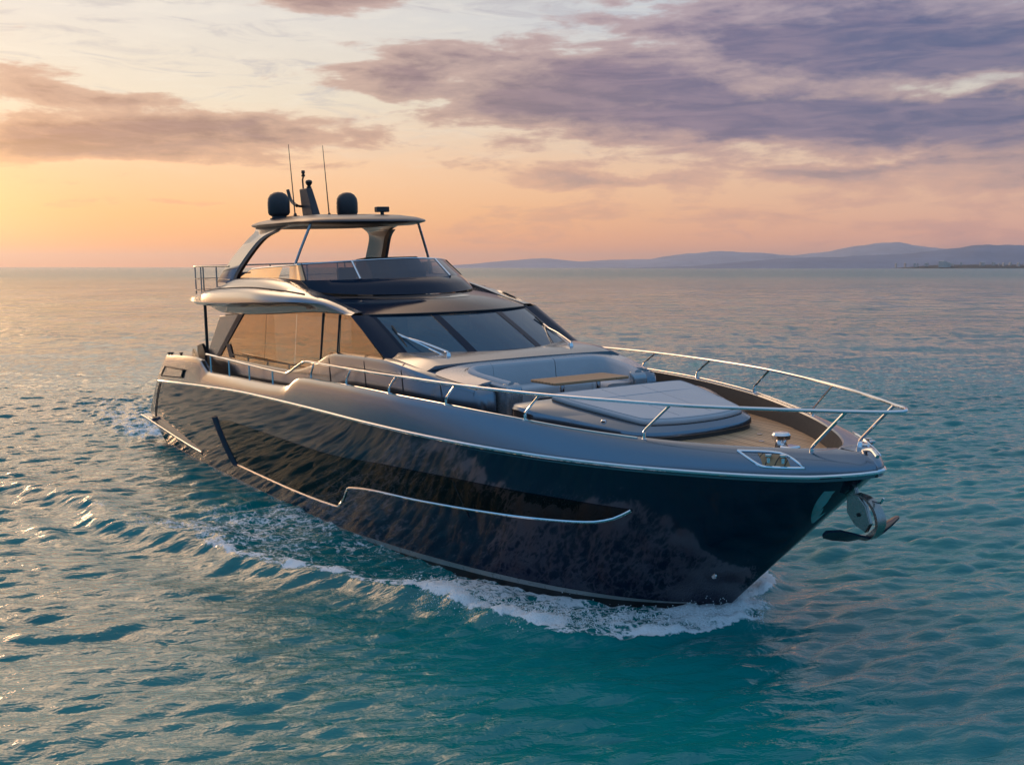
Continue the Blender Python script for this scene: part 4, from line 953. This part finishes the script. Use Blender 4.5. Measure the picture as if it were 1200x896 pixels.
# foredeck gear
wl = part(MB().lathe([(.20,0),(.20,.05),(.16,.07),(.10,.09),(.085,.19),(.11,.23),(.14,.25),(.145,.31),(.12,.345),(0,.355)], (24.30,.02,2.81), 28), 'windlass', 'chrome')
part(MB().box((24.22,-.26,2.81),(24.72,.26,2.835)), 'windlass_plate', 'chrome', wl, bevel=.01)
part(MB().box((24.42,-.14,2.83),(24.64,.1,2.99)), 'windlass_motor', 'chrome', wl, bevel=.03)
ch = MB()
for k in range(14):
    x = 24.3 + k*.085; a = R(90*(k % 2) + 20); c, s_ = math.cos(a), math.sin(a)
    ch.tube([(x + .055*math.cos(t), .03*math.sin(t)*c + .02, 2.84 + .03*math.sin(t)*s_) for t in np.linspace(0, 2*math.pi, 11)], .011, 5, 1)
part(ch, 'anchor_chain', 'galvanised', wl)
part(MB().prism([(24.2,-.06,2.80),(25.45,-.05,2.78),(25.45,.07,2.78),(24.2,.08,2.80)], (0,0,.012)), 'chain_channel', 'seam', wl)
for s in (1, -1):
    # mooring fairlead plate let into the outer face of the rail cap
    def bp(S0, f, o):
        r = band(f); k = int(np.argmin(abs(S - S0))); p = Vector(r[k]); q = Vector(r[min(k + 2, len(r) - 1)]) - Vector(r[max(k - 2, 0)])
        nrm = Vector((q.y, -q.x, 0)).normalized(); nrm = Vector((nrm.x, nrm.y, .9)).normalized(); p += nrm*o
        return (p.x, p.y*(-s), p.z)
    ed = [bp(.950, .97, .012), bp(.957, .45, .012), bp(.961, .33, .012), bp(.975, .33, .012), bp(.976, .42, .012), bp(.970, .97, .012)]
    fp = part(MB().grid([[bp(a, f, .010) for f in np.linspace(.38, .93, 6)] for a in np.linspace(.9585, .9715, 8)]), 'fairlead_plate', 'teak_table')
    part(MB().tube(ed + ed[:1], .020, 8, 4), 'plate_rim', 'chrome', fp)
    for a in (.962, .969):
        c0 = Vector(bp(a, .62, 0)); part(MB().lathe([(.030,-.02),(.028,.05),(.05,.075),(.05,.10),(0,.105)], c0, 14), 'bollard', 'chrome', fp)
    cp = part(MB().tube([(25.0,-s*.25,2.86),(25.25,-s*.22,2.86)], .02, 8, 1).lathe([(.03,0),(.03,.06)], (25.07,-s*.24,2.79), 10).lathe([(.03,0),(.03,.06)], (25.18,-s*.23,2.79), 10), 'bow_cleat', 'chrome')
    c2 = part(MB().tube([(14.6,-s*2.99,3.05),(14.75,-s*2.99,3.07),(15.05,-s*2.99,3.07),(15.2,-s*2.99,3.05)], .022, 8, 3).box((14.7,-s*2.99-.03,2.95),(14.78,-s*2.99+.03,3.06)).box((15.0,-s*2.99-.03,2.95),(15.08,-s*2.99+.03,3.06)), 'side_cleat', 'chrome')
for x, y in ((23.1,-.55),(23.4,.5),(24.5,.62),(22.95,.9)): part(MB().lathe([(.045,0),(.045,.008),(0,.01)], (x, y, float(DECK(x)) + .03), 16), 'deck_filler', 'chrome')
part(MB().tube([(25.75,.16,3.06),(25.95,.10,3.10),(26.12,.02,3.04)], .03, 8, 3).lathe([(.05,0),(.05,.04),(.03,.10),(0,.11)], (25.62,.24,3.06), 14).tube([(25.5,.34,3.08),(25.75,.27,3.12)], .022, 8, 1), 'bow_light', 'chrome')
for x, s in ((1.6,-1),(1.9,-1),(2.9,-1),(1.6,1),(2.9,1)): part(MB().lathe([(.03,0),(.03,.05),(.055,.07),(.055,.10),(0,.11)], (x, s*2.92, float(TOP_Z(x))), 12), 'stern_bollard', 'black_plastic')

# ------------------------------------------------------------------ things carried by the yacht
def carried(name, loc):
    o = empty(name); o.matrix_world = YAW @ Matrix.Translation(loc); return o
tb = carried('deck_table', (19.12, 0, 2.86)); tag(tb, 'low teak table with two metal legs between the foredeck sofa and sunpad', 'table')
top = [(-.40,-.86),(.40,-.86),(.43,-.83),(.43,.83),(.40,.86),(-.40,.86),(-.43,.83),(-.43,-.83)]
MB().prism([(x, y, .655) for x, y in top], (0,0,.05)).build('tabletop', 'teak_table', tb, bevel=.012)
for y in (-.42, .42):
    MB().lathe([(.14,0),(.14,.02),(.05,.05),(.05,.62),(.12,.645),(.12,.655)], (0,y,.03), 18).build('leg', 'chrome', tb)
an = carried('anchor', (25.75, 0, 2.38)); tag(an, 'polished steel plough anchor hanging from the bow roller', 'anchor')
def outline(p, y0, y1): return MB().prism([(x, y0, z) for x, z in p], (0, y1 - y0, 0))
def ax(px, py):
    "anchor profile, metres forward and down from the hawse"
    return px, py
chk = [(-.12,-.04),(-.16,.18),(.0,.24),(.06,.09),(.22,-.06),(.30,-.30),(.22,-.44),(.02,-.36),(-.12,-.20)]
outline(chk, -.035, .035).build('shank', 'galvanised', an, bevel=.012)
MB().lathe([(.028,-.05),(.028,.05)], (.10,0,-.2), 14, 'y').build('shank_bolt', 'seam', an)
rows = []
for x, z, w in ((.05,.10,.06),(.26,.06,.075),(.42,-.08,.085),(.48,-.26,.09),(.42,-.42,.085),(.28,-.53,.07),(.12,-.55,.05)):
    rows.append([(x, -w, z), (x, w, z), (x - .06, w*.8, z - .02 if z > -.3 else z + .05), (x - .06, -w*.8, z - .02 if z > -.3 else z + .05)])
sm = [catmull([Vector(r[j]) for r in rows], 4) for j in range(4)]
MB().grid([list(q) for q in zip(*sm)], closed=True, cap=True).build('crown', 'galvanised', an, angle=50)
for s in (1, -1):
    fl = [((.10,.03,-.56),(.34,.05,-.50)),((.06,.20,-.57),(.34,.22,-.45)),((-.04,.42,-.54),(.32,.42,-.38)),((-.02,.62,-.47),(.28,.61,-.32)),((.06,.72,-.41),(.18,.72,-.34))]
    rows = [[(a[0], s*a[1], a[2]), (b_[0], s*b_[1], b_[2]), (b_[0], s*b_[1], b_[2] + .03), ((a[0]+b_[0])/2, s*(a[1]+b_[1])/2, (a[2]+b_[2])/2 + .06), (a[0], s*a[1], a[2] + .03)] for a, b_ in fl]
    MB().grid(rows, closed=True, cap=True).build('fluke', 'dark_gloss', an, angle=50)
MB().tube([(.30,0,.02),(.44,0,.02),(.50,0,.10)], .016, 8, 3).build('trip_ring', 'chrome', an)
